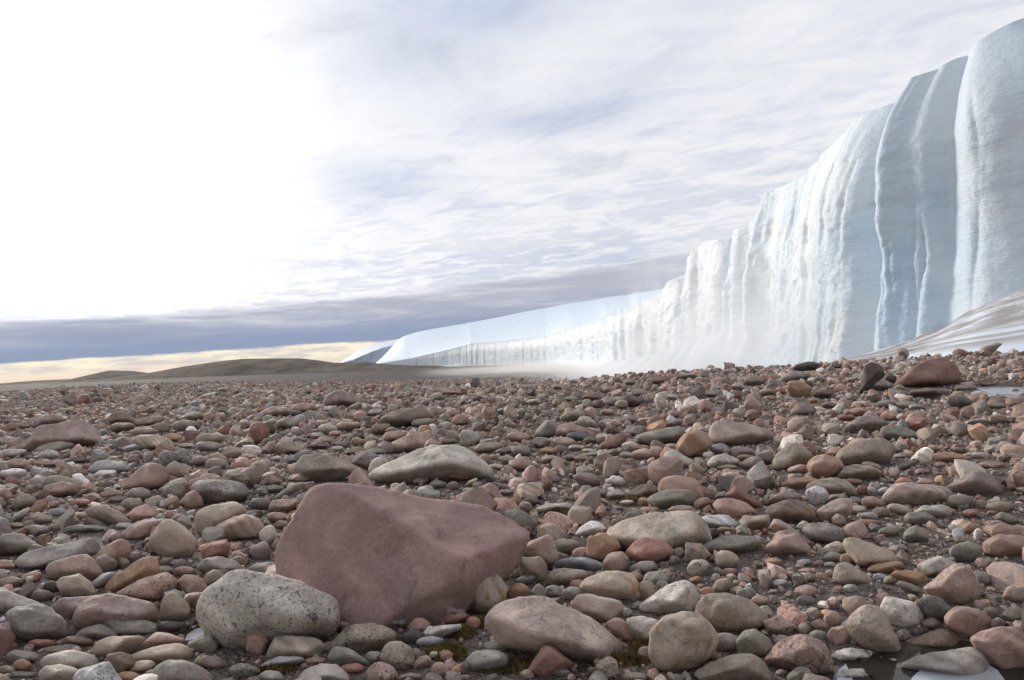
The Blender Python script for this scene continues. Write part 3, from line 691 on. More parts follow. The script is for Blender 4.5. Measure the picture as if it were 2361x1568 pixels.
# ------------------------------------------------------------------ the stones, traced from the photograph
# per line: outline points, or centre width height [turn]; colour; traits (s/t speckled, b banded, o stained, a angular); label; short name
STONES = '''
@W
703,1112 740,1103 850,1108 960,1125 1090,1150 1160,1175 1215,1205 1246,1225 1240,1245 1180,1272 1135,1300 1115,1340 1070,1400 1030,1430 975,1450 880,1455 800,1445 740,1410 680,1375 640,1325 630,1250 650,1200 680,1150;big;;huge wedge-shaped reddish purple boulder, the biggest rock;huge purple boulder
470,1400 500,1345 550,1318 600,1325 680,1355 770,1385 778,1420 765,1470 700,1495 600,1500 520,1490 480,1450;lg;s;big grey granite boulder peppered with black at the huge purple boulder's lower left;peppered granite boulder
1128,1440 1160,1395 1200,1382 1270,1385 1340,1420 1400,1465 1448,1505 1430,1525 1330,1530 1250,1510 1170,1490;rs2;t;large pale pink boulder, its long back sloping right, below the huge boulder;sloping pale pink boulder
@G
1345,745 1420,690 1560,675 1720,700 1830,800 1880,920 1850,1020 1740,1120 1600,1210 1480,1240 1350,1180 1285,1050 1290,900;bg;oa;chunky tan and pink boulder with a dark lower face and a broken ridge across it;chunky tan boulder
1590,375 1700,440 1720,560 1700,690 1400,690 1195,640 1210,590 1480,410;wh;ta;white triangular slab lying flat, pointed at its left end;white triangular slab
1700,600 1780,520 1900,500 2000,500 2180,560 2330,680 2330,760 2200,840 1950,860 1800,790 1700,700;tn;;smooth brown-grey boulder with a flat top, right of the white triangular slab;flat-topped brown boulder
650,430 720,350 860,295 960,290 1110,330 1170,450 1170,550 1080,570 950,530 760,500;bg;o;orange-brown bean-shaped stone stained rusty, mid bottom;rusty bean-shaped stone
570,590 620,515 740,510 980,570 1000,640 900,740 820,765 600,690;rs2;a;pinkish grey block with a squared right end, under the rusty bean-shaped stone;squared pinkish block
1070,120 1150,20 1230,-20 1400,20 1475,90 1450,160 1340,215 1150,200;rd;t;rounded brick-red boulder, the reddest in the middle of the foreground;brick-red boulder
720,-20 860,-60 960,0 1000,70 940,120 830,190 700,160;or;oa;golden orange angular stone with a whitish cap, left of the brick-red boulder;golden angular stone
380,260 440,190 560,165 700,170 830,220 810,290 650,300 480,270;bl;b;low blue-grey stone with a wavy white-edged top;wavy blue stone
840,220 900,130 1010,105 1070,170 1050,270 900,300;rs;t
1090,250 1180,200 1290,195 1335,260 1220,330 1110,290;gr
310,360 350,290 480,262 660,280 700,330 650,380 520,430 320,420;tn
1770,60 1830,20 1950,-30 2200,-30 2290,30 2180,110 1950,140 1790,120;gn;;wide dark olive-grey stone, right of the brick-red boulder;wide olive stone
1870,170 1940,100 2050,120 2095,190 2040,240 1920,270;bg;;small tan dice-shaped stone sitting in gravel;tan dice-shaped stone
1715,260 200 170 20;lg;s
1500,190 110 100;tn
1540,120 110 110;gr
0,100 200,20 340,-40 420,180 380,290 200,200 60,180;pk;ta;pale pink rock with a steep right edge, at the huge boulder's right tip;steep pink rock
70,170 250,160 320,230 330,350 250,400 100,340;tn
500,70 260 160;gn
640,130 160 130;pk
130,360 220 90 20;bl
170,490 240,405 290,440 320,580 200,560;gn;a
60,490 210 170;or;o
390,480 180 120;gr
560,500 200 140;gr
600,410 150 100;pk
870,770 960,720 1030,740 1100,850 1155,930 1080,950 960,880;pk
1060,740 1180,712 1360,740 1320,900 1220,960 1120,850;lg
1220,1040 130 120;gr
160,1200 290,990 370,985 440,1070 560,1150 420,1230 300,1290;pk2;a;reddish pyramid-shaped stone, bottom edge, below the sloping pale pink boulder;reddish pyramid stone
140,1240 130 110;rs
460,1220 150 70;gr
1130,1270 240 110;tn
1060,1080 160 60;gr
1870,870 2000,860 2080,900 2070,1020 1930,1040 1850,950;pp;b
2080,930 2150,840 2250,830 2361,920 2400,1000 2290,1090 2100,1060;gn;a
1700,1230 1850,1130 2100,1060 2200,1060 2290,1120 2361,1230 2380,1340 1800,1340;tn;a;big brown rock cut by the bottom edge, right of the chunky tan boulder;big brown bottom rock
1700,520 90 140;pp
1800,500 150 140;or
1940,420 180 130 30;tn
2160,490 180 110;gr;s
1380,430 120 130;gr;s
1240,460 160 180;tn
1330,360 200 160;gr
1130,340 150 100;or
1055,670 100 90;lg;s
1165,605 110 80;gr
2020,340 90 70;lg
2010,295 130 90;pk
1880,350 90 80;lg
1700,370 120 80;or
2280,560 150 100;tn
@H
735,760 800,680 880,610 960,600 1040,650 1100,760 1170,880 1205,980 1190,1050 1080,1060 930,1020 860,960 780,880;bg;t;tall cream-grey boulder tipping left like a tooth, beside the dark pool;cream tooth-like boulder
1065,540 1110,530 1200,560 1330,590 1425,680 1420,780 1330,830 1200,830 1080,750 1055,640;wh;t;chalky white knobbly stone, right of the cream tooth-like boulder;chalky knobbly stone
1370,580 1500,515 1600,550 1690,640 1620,780 1500,760 1440,680;dg
1460,440 1530,380 1620,310 1700,240 1780,230 1850,280 1940,420 1920,540 1800,610 1680,590 1500,490;rs;t;rose-pink boulder rising to a rounded peak, lower right;peaked rose boulder
1640,690 1720,630 1850,625 1990,670 2065,780 2000,870 1850,900 1650,800;pk;;round pinkish brown cobble tucked behind a smaller one, lower right;tucked pinkish cobble
1690,690 1780,690 1860,760 1920,850 1900,940 1780,920 1640,800;rs;t
1220,960 1380,900 1560,830 1730,830 1800,900 1850,1000 1700,1030 1500,1000;br;o;orange-brown wedge pointing left over the dark pool;orange wedge over the pool
1280,1160 1380,1090 1550,1080 1700,1020 1850,1000 1960,1060 2040,1180 2060,1320 1700,1340 1500,1200;gr;b;flat grey rock sloping into the bright pool at the bottom right;flat grey poolside rock
1895,920 1950,905 2080,830 2200,812 2361,820 2500,900 2480,1150 2220,1250 2080,1180 1980,1060;rd2;ba;broad rock with a brick-red band, cut by the right edge near the bottom corner;red-banded corner rock
580,1070 650,1020 780,1000 930,1020 970,1080 940,1120 760,1160 620,1150;wh;s;white oval cobble with black dots at the pool's left shore;dotted white oval
0,1110 120,960 300,880 440,920 520,990 600,1160 600,1230 450,1260 200,1200;pk;sa;two-faced block, speckled grey above and flat pink below, left of the dark pool;two-faced speckled block
450,1300 700,1210 880,1190 1040,1210 1180,1290 1100,1360 500,1360;lg;s
190,1250 280,1170 350,1180 470,1280 450,1350 200,1350;gn
545,900 600,810 700,800 760,880 740,970 600,980;pk;t
840,930 180 130;dg
460,890 160 130;gn
120,920 150 100;tn
-40,750 100,700 200,760 270,820 190,890 20,860;rs;s
600,730 160 150 -40;rs
480,790 180 110 -10;pp;a
330,810 90 120;tn
245,670 120 90 10;bg;o
350,475 210 120;rs;t
350,565 180 100;dg
645,465 90 70;pk
760,450 120 90;lg;a
690,550 100 80;tn
965,520 80 50;pk
110,400 150 90;lb
45,480 90 50;bg
610,380 640,230 740,220 850,290 960,370 930,420 830,420 650,400;bg;oa;tan chunk with a slanting cut face, above the cream tooth-like boulder;slant-cut tan chunk
710,40 730,0 800,-15 960,50 1090,90 1210,190 1100,230 960,260 820,240 780,130;bg;o;long tan rock tapering to the right, with a pale orange left shoulder;long tapering tan rock
920,280 980,230 1190,195 1270,260 1150,300 1080,320;or;;
1140,320 1200,285 1380,295 1480,340 1480,390 1400,420 1230,370;or;;smooth orange loaf-shaped stone, left of the peaked rose boulder;orange loaf stone
1385,230 1450,195 1580,155 1650,180 1740,230 1600,310 1480,340 1400,290;lg;a
1180,400 1240,380 1340,420 1430,480 1380,510 1250,460;gn;a
2010,270 2100,200 2240,240 2290,310 2230,380 2100,330;pk2;a;flat brick-pink shard near the right edge;brick-pink shard
1970,350 180 120 -30;gr
2290,500 240 180;rs;to
2280,690 230 160;gn
2050,670 150 120;tn
2120,780 140 130;pp
1830,110 300 190;gn
2200,60 420 220;pk;;wide pink-brown rock at the right edge, above the flat shard;wide pink edge rock
600,90 230 130 25;lg;s
740,180 150 130;pk
600,160 190 100;gr
-40,90 120,-40 260,-40 400,100 300,150 80,150;rs;t
50,210 150 90;or
350,290 130 60;pk
570,230 110 60;lg
330,210 140 70;lb
470,220 120 70;pk
1520,780 200 120 -20;pp
1240,890 150 130;pp;s
1390,850 200 110;dk
1030,340 130 70;bl
1130,370 130 90;tn
1520,1030 160 90;pp
2300,780 120 60;gr
130,1230 120 80;pp
@F
1530,680 1580,560 1660,480 1720,495 1860,590 1925,660 1840,690 1760,760 1650,780 1560,720;gr;sa;grey angular stone with a pink left side, against the huge boulder's lower right;grey angular wedge stone
1900,490 1980,370 2080,285 2200,278 2280,330 2320,430 2280,560 2200,640 2080,680 1960,630;bg;to;round tan-grey cannonball stone pressed against the huge boulder's right side;round tan cannonball stone
1830,720 230 120 10;rd;t
2000,770 140 140;rd;t
1510,790 190 150;pk;a
690,980 860,800 1020,770 1180,800 1280,870 1240,980 1050,1060 900,1060;tn;s;lumpy grey-brown stone with pitted skin, right of the peppered granite boulder;lumpy pitted stone
1070,730 1200,700 1330,700 1390,780 1360,840 1260,830 1150,790;gr;s
1160,1060 1220,950 1320,940 1430,1010 1450,1120 1380,1220 1260,1180 1160,1100;bg;s
1180,930 160 80;wh;t
1090,1080 160 110;gr;s
1540,880 1600,800 1700,790 1880,780 1870,830 1760,870 1700,900 1600,940;wh;s
1620,940 280 110;lb
1450,900 200 160;dk
670,1110 720,1000 770,990 860,1010 960,1090 1060,1140 1000,1200 850,1160;gr;a
120,1050 200,900 320,890 520,910 640,980 640,1080 500,1120 150,1100;bg;b
180,1080 280,1020 480,985 550,1030 540,1090 300,1100;rs
250,1130 360 110 8;lb
540,1120 220 80;pk;t
390,1300 470,1200 600,1145 740,1150 830,1250 840,1360 400,1360;lg;;pale grey dome cut by the bottom edge, below the peppered granite boulder;pale grey bottom dome
1020,1210 1090,1140 1170,1130 1250,1170 1300,1250 1290,1350 1060,1350;rs;s
890,1190 220 110;rd
150,1260 240 120;lg
1420,1270 210 90;rs
1940,1110 2000,1030 2200,1015 2290,1060 2310,1150 2240,1210 2020,1220 1960,1180;lg;;smooth pale grey pillow-shaped stone among dark moss, below the sloping pale pink boulder;pale pillow stone
2210,980 240 120;gr
1700,1200 180 140 -30;rs
1530,1130 200 110 30;rs;t
1470,1050 90 110;gr
1640,1060 80 70;lg
1930,1270 90 60;rs
800,800 150 100;pk
2230,180 170 170;gn
50,110 200 180;pp
90,270 280 140;gr
10,950 200 260;pk;;smooth salmon-pink cobble below the peppered granite boulder's left corner;salmon cobble
@E
630,780 700,650 850,550 1000,500 1180,530 1350,560 1440,640 1450,740 1200,830 900,860 680,860;pp2;t;smooth dusky pink boulder, broad and low, in the bottom left;broad dusky boulder
1080,500 1200,420 1380,340 1510,310 1600,370 1610,470 1450,570 1300,520 1180,540;pk;sa;pitted pinkish rock with an undercut lower side, above the broad dusky boulder;undercut pitted rock
1490,650 1510,540 1590,480 1700,560 1750,640 1700,730 1590,760 1500,740;tn
80,690 180,620 320,600 450,640 560,730 620,860 560,900 330,950 220,930 190,840;gr;t;big dark grey rounded boulder at the left edge, lower corner;dark grey left boulder
-60,480 50,460 150,500 330,590 460,630 180,640 60,680 -60,680;lg;;light grey ridged rock cut by the left edge, above the dark grey boulder;light grey edge rock
950,770 1010,705 1180,710 1360,740 1470,800 1400,880 1100,880;gr;a
690,890 790,810 930,780 1080,850 1090,890 900,930 750,930;gr
530,400 580,350 730,320 830,400 880,490 780,530 580,520;bg;a
980,460 1030,370 1160,290 1300,180 1400,150 1470,200 1440,320 1250,420 1080,490;or;oa;rusty brown stone leaning up to the right with a pale cap, lower left;leaning rusty stone
840,400 960,310 1080,290 1020,370 950,440 870,450;lb;a
450,240 560,180 720,160 800,135 870,210 950,320 840,390 640,380 480,350;pk
170,210 270,110 480,80 700,20 860,-20 900,60 850,140 600,180 450,260 250,270;gr;;long grey saddle-backed rock, lower left;saddle-backed grey rock
-80,60 20,-40 180,-50 360,60 260,120 100,140 -60,150;gr
880,160 960,80 1080,0 1200,10 1210,110 1120,210 1000,260;pk;o
970,220 200 180;gr
1115,220 150 120;tn
1870,100 1960,20 2080,0 2110,80 2080,150 1900,180;pk2;a
1820,260 1900,180 2020,155 2150,190 2220,260 2150,310 1950,330;gr
1980,370 190 180;tn
1770,430 280 200 -15;pk
1840,570 280 180;dp
1700,290 200 100;pk
1660,220 110 100;gr
1530,285 130 90;gr
1560,800 230 120;dk
860,1040 920,940 1050,890 1290,890 1330,920 1200,1040 1000,1090;bg;a
1250,1030 1380,900 1450,855 1600,880 1710,930 1600,980 1400,1020;rs
1740,970 1850,880 1960,860 2000,930 1990,1050 1850,1050;gn
1170,1110 1280,1030 1480,980 1600,955 1720,970 1770,1080 1700,1140 1450,1120 1250,1150;bg;;long cream bone-shaped cobble in the bottom left;cream bone-shaped cobble
950,1160 1000,1060 1100,1040 1200,1070 1250,1150 1150,1230 1000,1240;br;o
380,1140 450,1060 600,1025 750,1030 870,1080 900,1150 760,1210 450,1200;lg
370,1230 430,1170 560,1150 690,1190 720,1270 600,1340 400,1340;lg;o
560,1010 400 90 5;gn
390,960 240 100;rd
720,940 320 110;br
200,1080 280 140;gr
200,1160 180 120;or
60,980 200 100;pk
60,1210 180 100;gr
210,1250 280 80;gn
1390,1290 1440,1180 1560,1110 1700,1120 1850,1180 1960,1280 1900,1360 1420,1360;gr;o;grey stone with an orange patch, cut by the bottom edge at the left;orange-patched grey stone
1830,1130 1880,1070 2010,1080 2100,1150 2030,1210 1900,1170;pp;a
1300,1170 270 110 15;bg
1190,1270 250 110;or
2250,1210 280 150;gr;s
-50,800 100,760 140,830 190,880 180,930 20,920;gr
100,390 230 100;tn
50,240 200 80;or
390,520 210 120;dp
480,440 150 120;dk
500,640 560,540 750,520 940,515 900,560 720,640 640,740 560,690;pp
@A
240,460 300,370 380,250 560,220 750,190 850,230 920,290 940,340 900,400 700,380 500,420 350,470;pp2;t;wide pinkish slab-sided boulder, largest at the far left;wide pinkish left boulder
290,260 330,190 430,140 520,140 600,190 560,220 380,260;pp
960,220 1040,130 1120,110 1200,140 1290,215 1200,250 1050,240;br;;dark brown hump behind the pale stones at the left;dark left hump
1000,250 1070,215 1180,210 1260,240 1180,280 1060,300;tn
1370,195 300 80 10;tn
1480,175 180 55;bg
1770,160 220 90 10;tn
1720,240 260 110;pp
1500,250 160 100;tn
1340,300 280 90;pp
1235,370 1290,330 1450,320 1560,370 1620,420 1500,460 1300,440;bg;b;pale banded boat-shaped stone, far left field;banded boat-shaped stone
1600,350 180 90;or
1245,440 250 60 6;lb
810,640 900,570 1000,555 1130,590 1200,640 1100,680 900,680;lb;;light blue-grey dome with a white wavy stone lying before it;blue-grey dome
850,700 930,650 1090,645 1060,700 950,715;ww;;bright white wavy stone in front of the blue-grey dome;wavy white stone
660,700 740,680 830,750 790,800 720,790;ww;a;bright white little block, left of the wavy white stone;little white block
0,660 110,635 220,640 230,690 120,735 0,710;ww;;white stone at the left edge, level with the little white block;white left-edge stone
1130,810 1200,740 1290,640 1380,595 1530,620 1540,720 1480,800 1300,830;pk;ta;pink rock slanting up to a square right end, left field;slanting pink rock
1540,570 1600,560 1680,600 1730,690 1650,740 1560,700;tn
1500,840 1560,770 1700,710 1745,760 1740,850 1680,910 1560,900;lg;s
1780,800 1850,750 2040,740 2200,770 2300,850 2200,930 1980,960 1850,920;gr;s;mottled grey rock with dark patches, left of the huge boulder;mottled dark-patched rock
1670,940 1720,870 1800,835 1860,900 1870,980 1750,1000;pk
1170,880 1220,820 1320,810 1390,860 1380,920 1300,935;gn
1190,1060 1260,990 1350,965 1420,990 1420,1060 1350,1110 1240,1120;rs3;;rounded rose-pink cobble, the pinkest left of the huge boulder;rose-pink cobble
800,1020 880,980 980,975 1100,1040 1190,1120 1150,1180 980,1150 860,1090;tn
740,1110 800,1080 900,1110 1050,1190 1000,1200 800,1140;br
1790,1120 1850,1020 1990,970 2130,950 2230,1000 2240,1060 2100,1130 1960,1220 1830,1250 1790,1200;bg;;large sandy grey boulder with a smooth back, left of the huge boulder;smooth sandy boulder
1400,1250 1440,1190 1500,1120 1600,1115 1680,1170 1740,1250 1790,1290 1780,1440 1640,1470 1480,1440 1380,1360;bg;;cream-grey bell-shaped boulder, lower left;bell-shaped cream boulder
1970,1250 2010,1160 2120,1100 2250,1060 2361,1100 2420,1180 2361,1260 2100,1300;rs;b;pink layered rock beside the huge boulder's left corner;layered pink rock
1620,1110 1680,1055 1750,1100 1780,1200 1700,1180;gr
1140,1230 1200,1170 1350,1100 1450,1110 1490,1130 1430,1220 1300,1290 1160,1290;rs
390,780 440,710 560,695 660,730 720,800 700,860 560,800;tn
560,830 320 140;pk
1730,590 1800,530 1900,520 1960,550 1930,600 1820,610;pp
2000,600 210 120;pp
2140,490 160 100;tn
2150,430 2230,370 2300,340 2345,390 2300,430;bg
1930,360 260 120;tn
1920,430 280 90;gr
1720,420 170 50;bg
120,490 280 80;lg
60,370 120 80 -10;lg
160,600 270 110;pk
440,590 250 70;rs
460,500 170 80;lg
500,440 320 100 10;gn
720,560 230 60;dk
100,255 110 90 25;or
220,240 110 55;tn
80,1000 150,900 230,870 340,920 280,980 120,1020;gn
30,890 150 160;pk
90,800 170 60;lg
280,1020 340,930 420,920 440,980 360,1050;or
500,960 110 80;pk
190,1070 180 90 30;lb
740,950 190 80;rd
860,900 130 80;bg
760,860 120 60 30;br
1040,870 210 80;pk
1090,920 210 70;pp
1220,960 190 110;tn
540,1030 200 75;lb
700,1070 250 75;rs
380,1100 230 90;tn
150,1160 170 60;bg
350,1200 210 100;gr
500,1180 110 70;pp
1150,1160 160 60;lg
800,1190 420 80;gn
2270,660 110 50;rd
@B
1100,690 1150,630 1300,560 1500,490 1620,430 1760,418 1880,440 2020,530 2130,640 2130,700 2000,760 1500,770 1130,730;lg;ba;long grey and white banded boulder with a bright top edge, behind the huge boulder;bright-edged banded boulder
370,660 400,570 450,520 600,500 720,560 900,610 990,650 1050,710 900,750 500,750;tn;ta;grey-brown tent-shaped boulder right behind the huge boulder's left top;tent-shaped brown boulder
885,590 930,510 1000,487 1090,510 1110,560 1050,650 960,620;pp;s
1040,640 1080,550 1150,525 1230,550 1150,650 1090,690 1050,690;lg
1320,740 1350,670 1420,660 1600,675 1700,710 1730,745 1560,755;rd;;low terracotta stone lying along the huge boulder's top edge;low terracotta stone
1640,670 1720,630 1850,618 1960,660 2000,720 1880,750 1700,700;dr;;dark red oval stone under the banded boulder;dark red oval
2000,880 2060,820 2170,765 2240,850 2310,960 2330,1010 2200,960;pk;ta;pink triangular fin standing behind the huge boulder's right shoulder;pink triangular fin
1920,800 1960,750 2030,715 2040,750 1980,790;yl;a;yellowish thin tilted chip behind the huge boulder;yellowish chip
1130,210 1200,140 1350,90 1480,75 1560,95 1620,160 1500,220 1290,250;br;;dark brownish whaleback rock in the middle distance, behind the banded boulder;dark whaleback rock
1420,230 1470,180 1580,165 1660,190 1620,230 1500,250;gr
1370,190 180 80;rs
1260,400 1380,340 1550,295 1640,350 1680,420 1500,480 1300,470;pk;t;broad granular pink-brown stone behind the banded boulder's left end;granular pink-brown stone
1170,350 1200,300 1330,280 1360,320 1300,380 1190,380;rs
1000,370 1020,330 1070,320 1120,360 1110,410 1040,420;gn
1120,430 1190,380 1260,410 1290,480 1210,500;pp
1250,410 1360,400 1390,440 1390,480 1290,490;gn
-60,380 -50,250 0,205 80,220 115,280 90,380 20,410;dr;a;dark red-brown upright rock, the darkest red one, left of centre;upright red-brown rock
170,250 220,180 300,165 380,200 400,240 300,270;gn
365,120 110 60;dg
310,80 380,35 480,30 580,80 500,110 360,110;pk
200,110 300 90;rs
165,450 190,380 310,380 420,430 490,460 460,490 180,500;tn
55,460 120,390 190,390 170,480 110,500;pp
540,380 620,330 700,350 690,400 580,430;pk
580,420 180 70;dp
800,500 860,450 950,430 1010,470 930,510;br
190,540 110 45;lg
345,555 140 80;bl
220,620 90 80;pp
350,640 100 110;bg
290,740 340,690 430,670 490,720 440,770;rs
170,750 140 90;pk
800,720 860,680 940,675 1010,720 950,740;lg
150,910 230,850 350,770 500,755 430,810 300,880 200,920;gn
150,820 240 70;gn
50,850 120 80;gn
120,1010 160,930 330,915 400,940 330,1030 200,1040;rs;t;dusky pink block touching the huge boulder's upper left edge;dusky edge block
40,960 200 120;dg
200,1080 200 100;pk
110,1240 150 200;lg
230,1150 130 90;pk
1810,190 1850,140 1910,130 1960,170 1950,220 1850,230;pk
1750,230 110 60;lg
1810,330 130 110;gn
1880,330 1910,280 2000,290 2060,350 2000,430 1920,430;lg;s
1790,390 170 70;dg
2010,460 2070,400 2200,390 2290,420 2200,480 2060,490;tn
2190,490 2260,445 2350,450 2361,480 2290,520;dg;a
2110,540 100 80;pk
2190,525 80 50;or
2310,550 130 90;gr
2210,620 150 60;lg
2120,760 2140,670 2200,720 2220,760;dg;a
1990,830 160 50;lb
2300,850 130 60;gr
660,270 180 100;lg
730,240 800,200 950,210 980,260 860,290;pk
740,310 120 60;rs
830,400 100 80;pp
750,450 120 50;lg
560,330 140 60;lg
1060,290 1090,230 1200,220 1260,270 1190,320 1100,320;br;o
960,330 90 50;dk
930,380 100 80;rs
1110,480 190 80;gn
1680,780 170 80;tn
1820,790 90 90;tn
1520,745 140 70;gr
1030,130 1070,85 1150,80 1180,130 1080,150;lb
680,80 130 50;lg
@C
910,1230 1000,1150 1200,1080 1450,1040 1620,1035 1740,1120 1790,1220 1770,1320 1650,1370 1300,1390 1000,1350 900,1300;bg2;t;large pale cream boulder, smooth and domed, right of the huge boulder;pale cream dome boulder
1360,820 1370,750 1430,710 1540,700 1680,740 1730,830 1765,920 1600,950 1380,880;rs4;;rounded salmon boulder standing behind a flat olive one, right of centre;rounded salmon boulder
1265,920 1350,860 1450,830 1640,835 1710,880 1690,960 1550,1000 1340,1000;gn;;olive-grey boulder directly in front of the rounded salmon one;olive front boulder
1070,860 1130,820 1210,780 1290,780 1370,830 1330,880 1250,920 1120,920;dp;;dark brown-red hump, left of the rounded salmon boulder;dark red hump
1740,1090 1830,1065 1980,1065 2060,1130 2080,1180 1950,1200 1800,1160;wb;b;flat whitish blue ribbed slab, right of the pale cream dome boulder;ribbed whitish slab
590,1240 640,1170 720,1120 800,1130 860,1190 800,1240 640,1260;ww;t;small chalk-white lump with black pits, right of the huge boulder's tip;pitted white lump
1870,980 1910,920 2020,915 2150,950 2250,1030 2150,1080 1980,1080;rs4;t
1985,890 2070,805 2150,850 2290,950 2320,1000 2200,1010 2100,940;dr;a;dark red roof-shaped stone, right of the rounded salmon boulder;roof-shaped red stone
1850,920 1890,860 1970,840 2010,870 1970,910;gn
1680,950 1730,905 1800,900 1850,950 1790,990 1700,1000;rs
2090,1130 2150,1080 2361,1065 2361,1180 2260,1200 2150,1190;tn
1770,1250 1800,1190 1870,1180 1920,1240 1850,1280;dk;a
1960,1200 150 60;pk
550,710 640,675 740,680 820,750 760,800 660,790;pp;t;purple-grey egg-shaped stone lying in gravel, right of the banded boulder;purple-grey egg stone
880,750 930,700 1000,710 1045,750 1020,800 950,790;wh;a;white angular stone lying in gravel, right of the purple-grey egg stone;white gravel-bed stone
870,880 900,840 990,825 1050,880 1010,910 890,920;lg;a
800,860 130 90;gr
210,1010 330,960 500,950 580,1000 520,1030 300,1050;lg
125,990 120 110;pp
180,940 170 80;dk
40,940 130 100;dr
1035,1100 1070,1040 1140,1025 1220,1080 1180,1130 1080,1130;dg
1060,950 140 60;lg
1220,940 120 80;pk
1560,1010 250 80;rs
1540,960 200 60;lg
1270,1010 160 60;pk
1155,350 1200,310 1450,255 1560,260 1600,310 1560,350 1400,400 1300,420 1180,380;gn;;long olive-tan rock shaped like a loaf, right mid-field;long olive loaf rock
1460,360 160 80;tn
1515,430 1560,360 1610,300 1750,295 1820,350 1830,430 1720,480 1640,530 1560,490;or2;oa;orange-brown faceted boulder, right of the long olive loaf rock;faceted orange boulder
1840,380 1850,270 1890,200 2010,205 2200,240 2361,290 2400,350 2200,400 2000,420;rs2;a;large dusty pink angular rock, right of the faceted orange boulder;dusty pink angular rock
790,430 880,370 1000,300 1040,310 1050,370 1010,440 900,450;dr;;dark red smooth stone leaning right, in the middle of the field;leaning dark red stone
750,400 790,320 860,310 900,340 840,400;lg
480,340 540,300 640,295 730,330 650,380 570,370;bd;;flat slate-blue stone in the middle of the field;slate-blue stone
405,320 430,240 520,215 640,250 700,300 560,310 480,350;pk
210,330 240,270 320,185 370,200 420,280 370,340 280,350;gr;a
600,220 640,150 720,165 780,230 740,260 660,250;lg
430,180 500,110 620,100 700,130 650,180 520,200;tn
360,370 420,345 520,350 600,390 520,440 420,430;rs
1400,540 1430,480 1500,460 1600,530 1700,590 1690,630 1540,620 1430,590;lg;;light grey smooth stone sloping right, below the faceted orange boulder;light grey sloping stone
1805,580 1860,520 1960,500 2080,550 2060,600 1900,640 1830,620;lg;ba
2085,600 2200,530 2280,520 2330,580 2280,640 2150,630;pp
2110,480 190 110;pp
2140,530 140 60;or
1990,620 210 55;bg
1915,450 160 100;lb
1810,510 90 70;lg
1720,490 110 70;gr
1120,290 180 100;gr
920,280 120 80;br
1090,430 150 90;lg
1190,440 140 60;or
1210,500 210 100;rs
1330,480 140 110;pk
1470,440 150 80;rs
1050,510 130 70;lg
940,490 130 80;dg
730,370 130 80;br
710,470 160 45;bg
740,500 210 45 8;lb
600,440 160 60;lg
450,460 140 90;br
330,470 150 65;or
80,470 180 110;gr
270,390 180 100;pp
60,340 210 100;pk
360,550 200 80;bg
640,540 130 60;pk
540,530 150 60;pp
90,590 210 140;pk
1470,215 210 70 15;pp
1490,130 120 70;pk
1090,180 160 80;gr
880,110 130 60;pk
890,20 130 80;gr
1010,40 120 80;tn
2285,215 100 90;or;o;small bright orange angular stone on the skyline side of the pink angular rock;bright orange stone
@D
670,280 760,210 850,160 930,148 1030,165 1100,220 1050,270 800,300 700,310;pp;b;purplish-brown hump with a cream left tip, right field;cream-tipped hump
1040,290 1080,245 1170,240 1290,270 1410,330 1350,360 1150,370 1060,340;gn
640,530 700,440 830,380 960,350 1080,360 1180,400 1150,500 1050,600 850,600 700,600;tn;t;broad grey-brown hump, the largest stone of the right mid-field;broad grey-brown hump
1230,440 150 110;gr
20,640 60,550 130,460 200,410 260,400 340,440 420,530 360,580 200,640;tn;;smooth grey-tan tent-shaped stone in the right mid-field;grey-tan tent stone
370,620 390,560 520,505 640,550 690,620 640,680 500,735 420,700;rs4;o;rosy boulder with a rusty underside, in front of the broad grey-brown hump;rosy rust-bottomed boulder
530,490 590,440 660,440 710,470 640,520 580,520;rs4
660,700 710,620 800,600 930,610 1050,670 1000,720 850,740 700,740;tn;b
960,610 180 70 -15;bg;o
790,760 190 70;dr
110,790 200,730 300,715 430,725 480,760 350,800 200,820;or
360,830 400,770 500,730 620,725 720,760 790,820 830,900 700,900 500,870;tn;b
350,880 370,820 440,795 520,820 560,880 520,960 420,970;wb;s;whitish blue crumbly stone, right of the brown boulders in the right field;crumbly whitish stone
0,960 60,880 160,850 270,860 330,920 250,930 100,940;pp
0,1000 80,950 200,915 300,930 380,1000 440,1090 330,1140 100,1120 20,1070;br;bo;dark rusty brown layered boulder in front of a purple-grey one, right field;dark layered boulder
450,1050 500,990 640,920 740,910 770,960 740,1060 600,1060 540,1130 470,1120;rs2;a;pale pink jagged boulder, right of the dark layered boulder;pale jagged boulder
540,930 580,870 700,870 760,920 620,940;tn
800,930 120 80;gr
860,960 880,910 960,890 1050,930 1090,980 1000,1000 900,990;pk
1070,930 1110,850 1190,780 1300,765 1500,800 1640,810 1690,880 1650,930 1400,980 1200,970;rs2;b;long tan-pink boulder with grooves along it, right field;grooved tan-pink boulder
1640,820 1780,740 1880,680 1960,670 2090,730 2170,820 2150,890 1900,880 1780,830;pp;;mauve-brown hump near the right edge, beside the grooved boulder;mauve right hump
1660,960 1680,890 1780,870 1880,900 1860,980 1740,1010;gn
1330,1060 1440,980 1600,965 1700,1010 1700,1080 1560,1090;lg
1260,1090 1300,1040 1450,1040 1540,1100 1400,1160 1280,1130;gn
1220,1010 240 90 -15;bg
1040,1040 160 110;pp
930,1070 170 80;lb
1870,1050 150 90;rd;;small round brick-red stone near the right edge;small brick-red stone
1800,985 110 60;gn
2140,990 260 110;tn
2070,1040 130 40;or
2080,1080 2160,1035 2260,1070 2340,1130 2200,1160;gn
1780,1200 1810,1140 1880,1130 1950,1180 1870,1230 1800,1230;or
1990,1180 2150,1140 2361,1190 2361,1291 2100,1310;pk
1940,1240 90 120;ww
590,1090 640,1050 700,1080 720,1130 660,1170 600,1140;rs;t
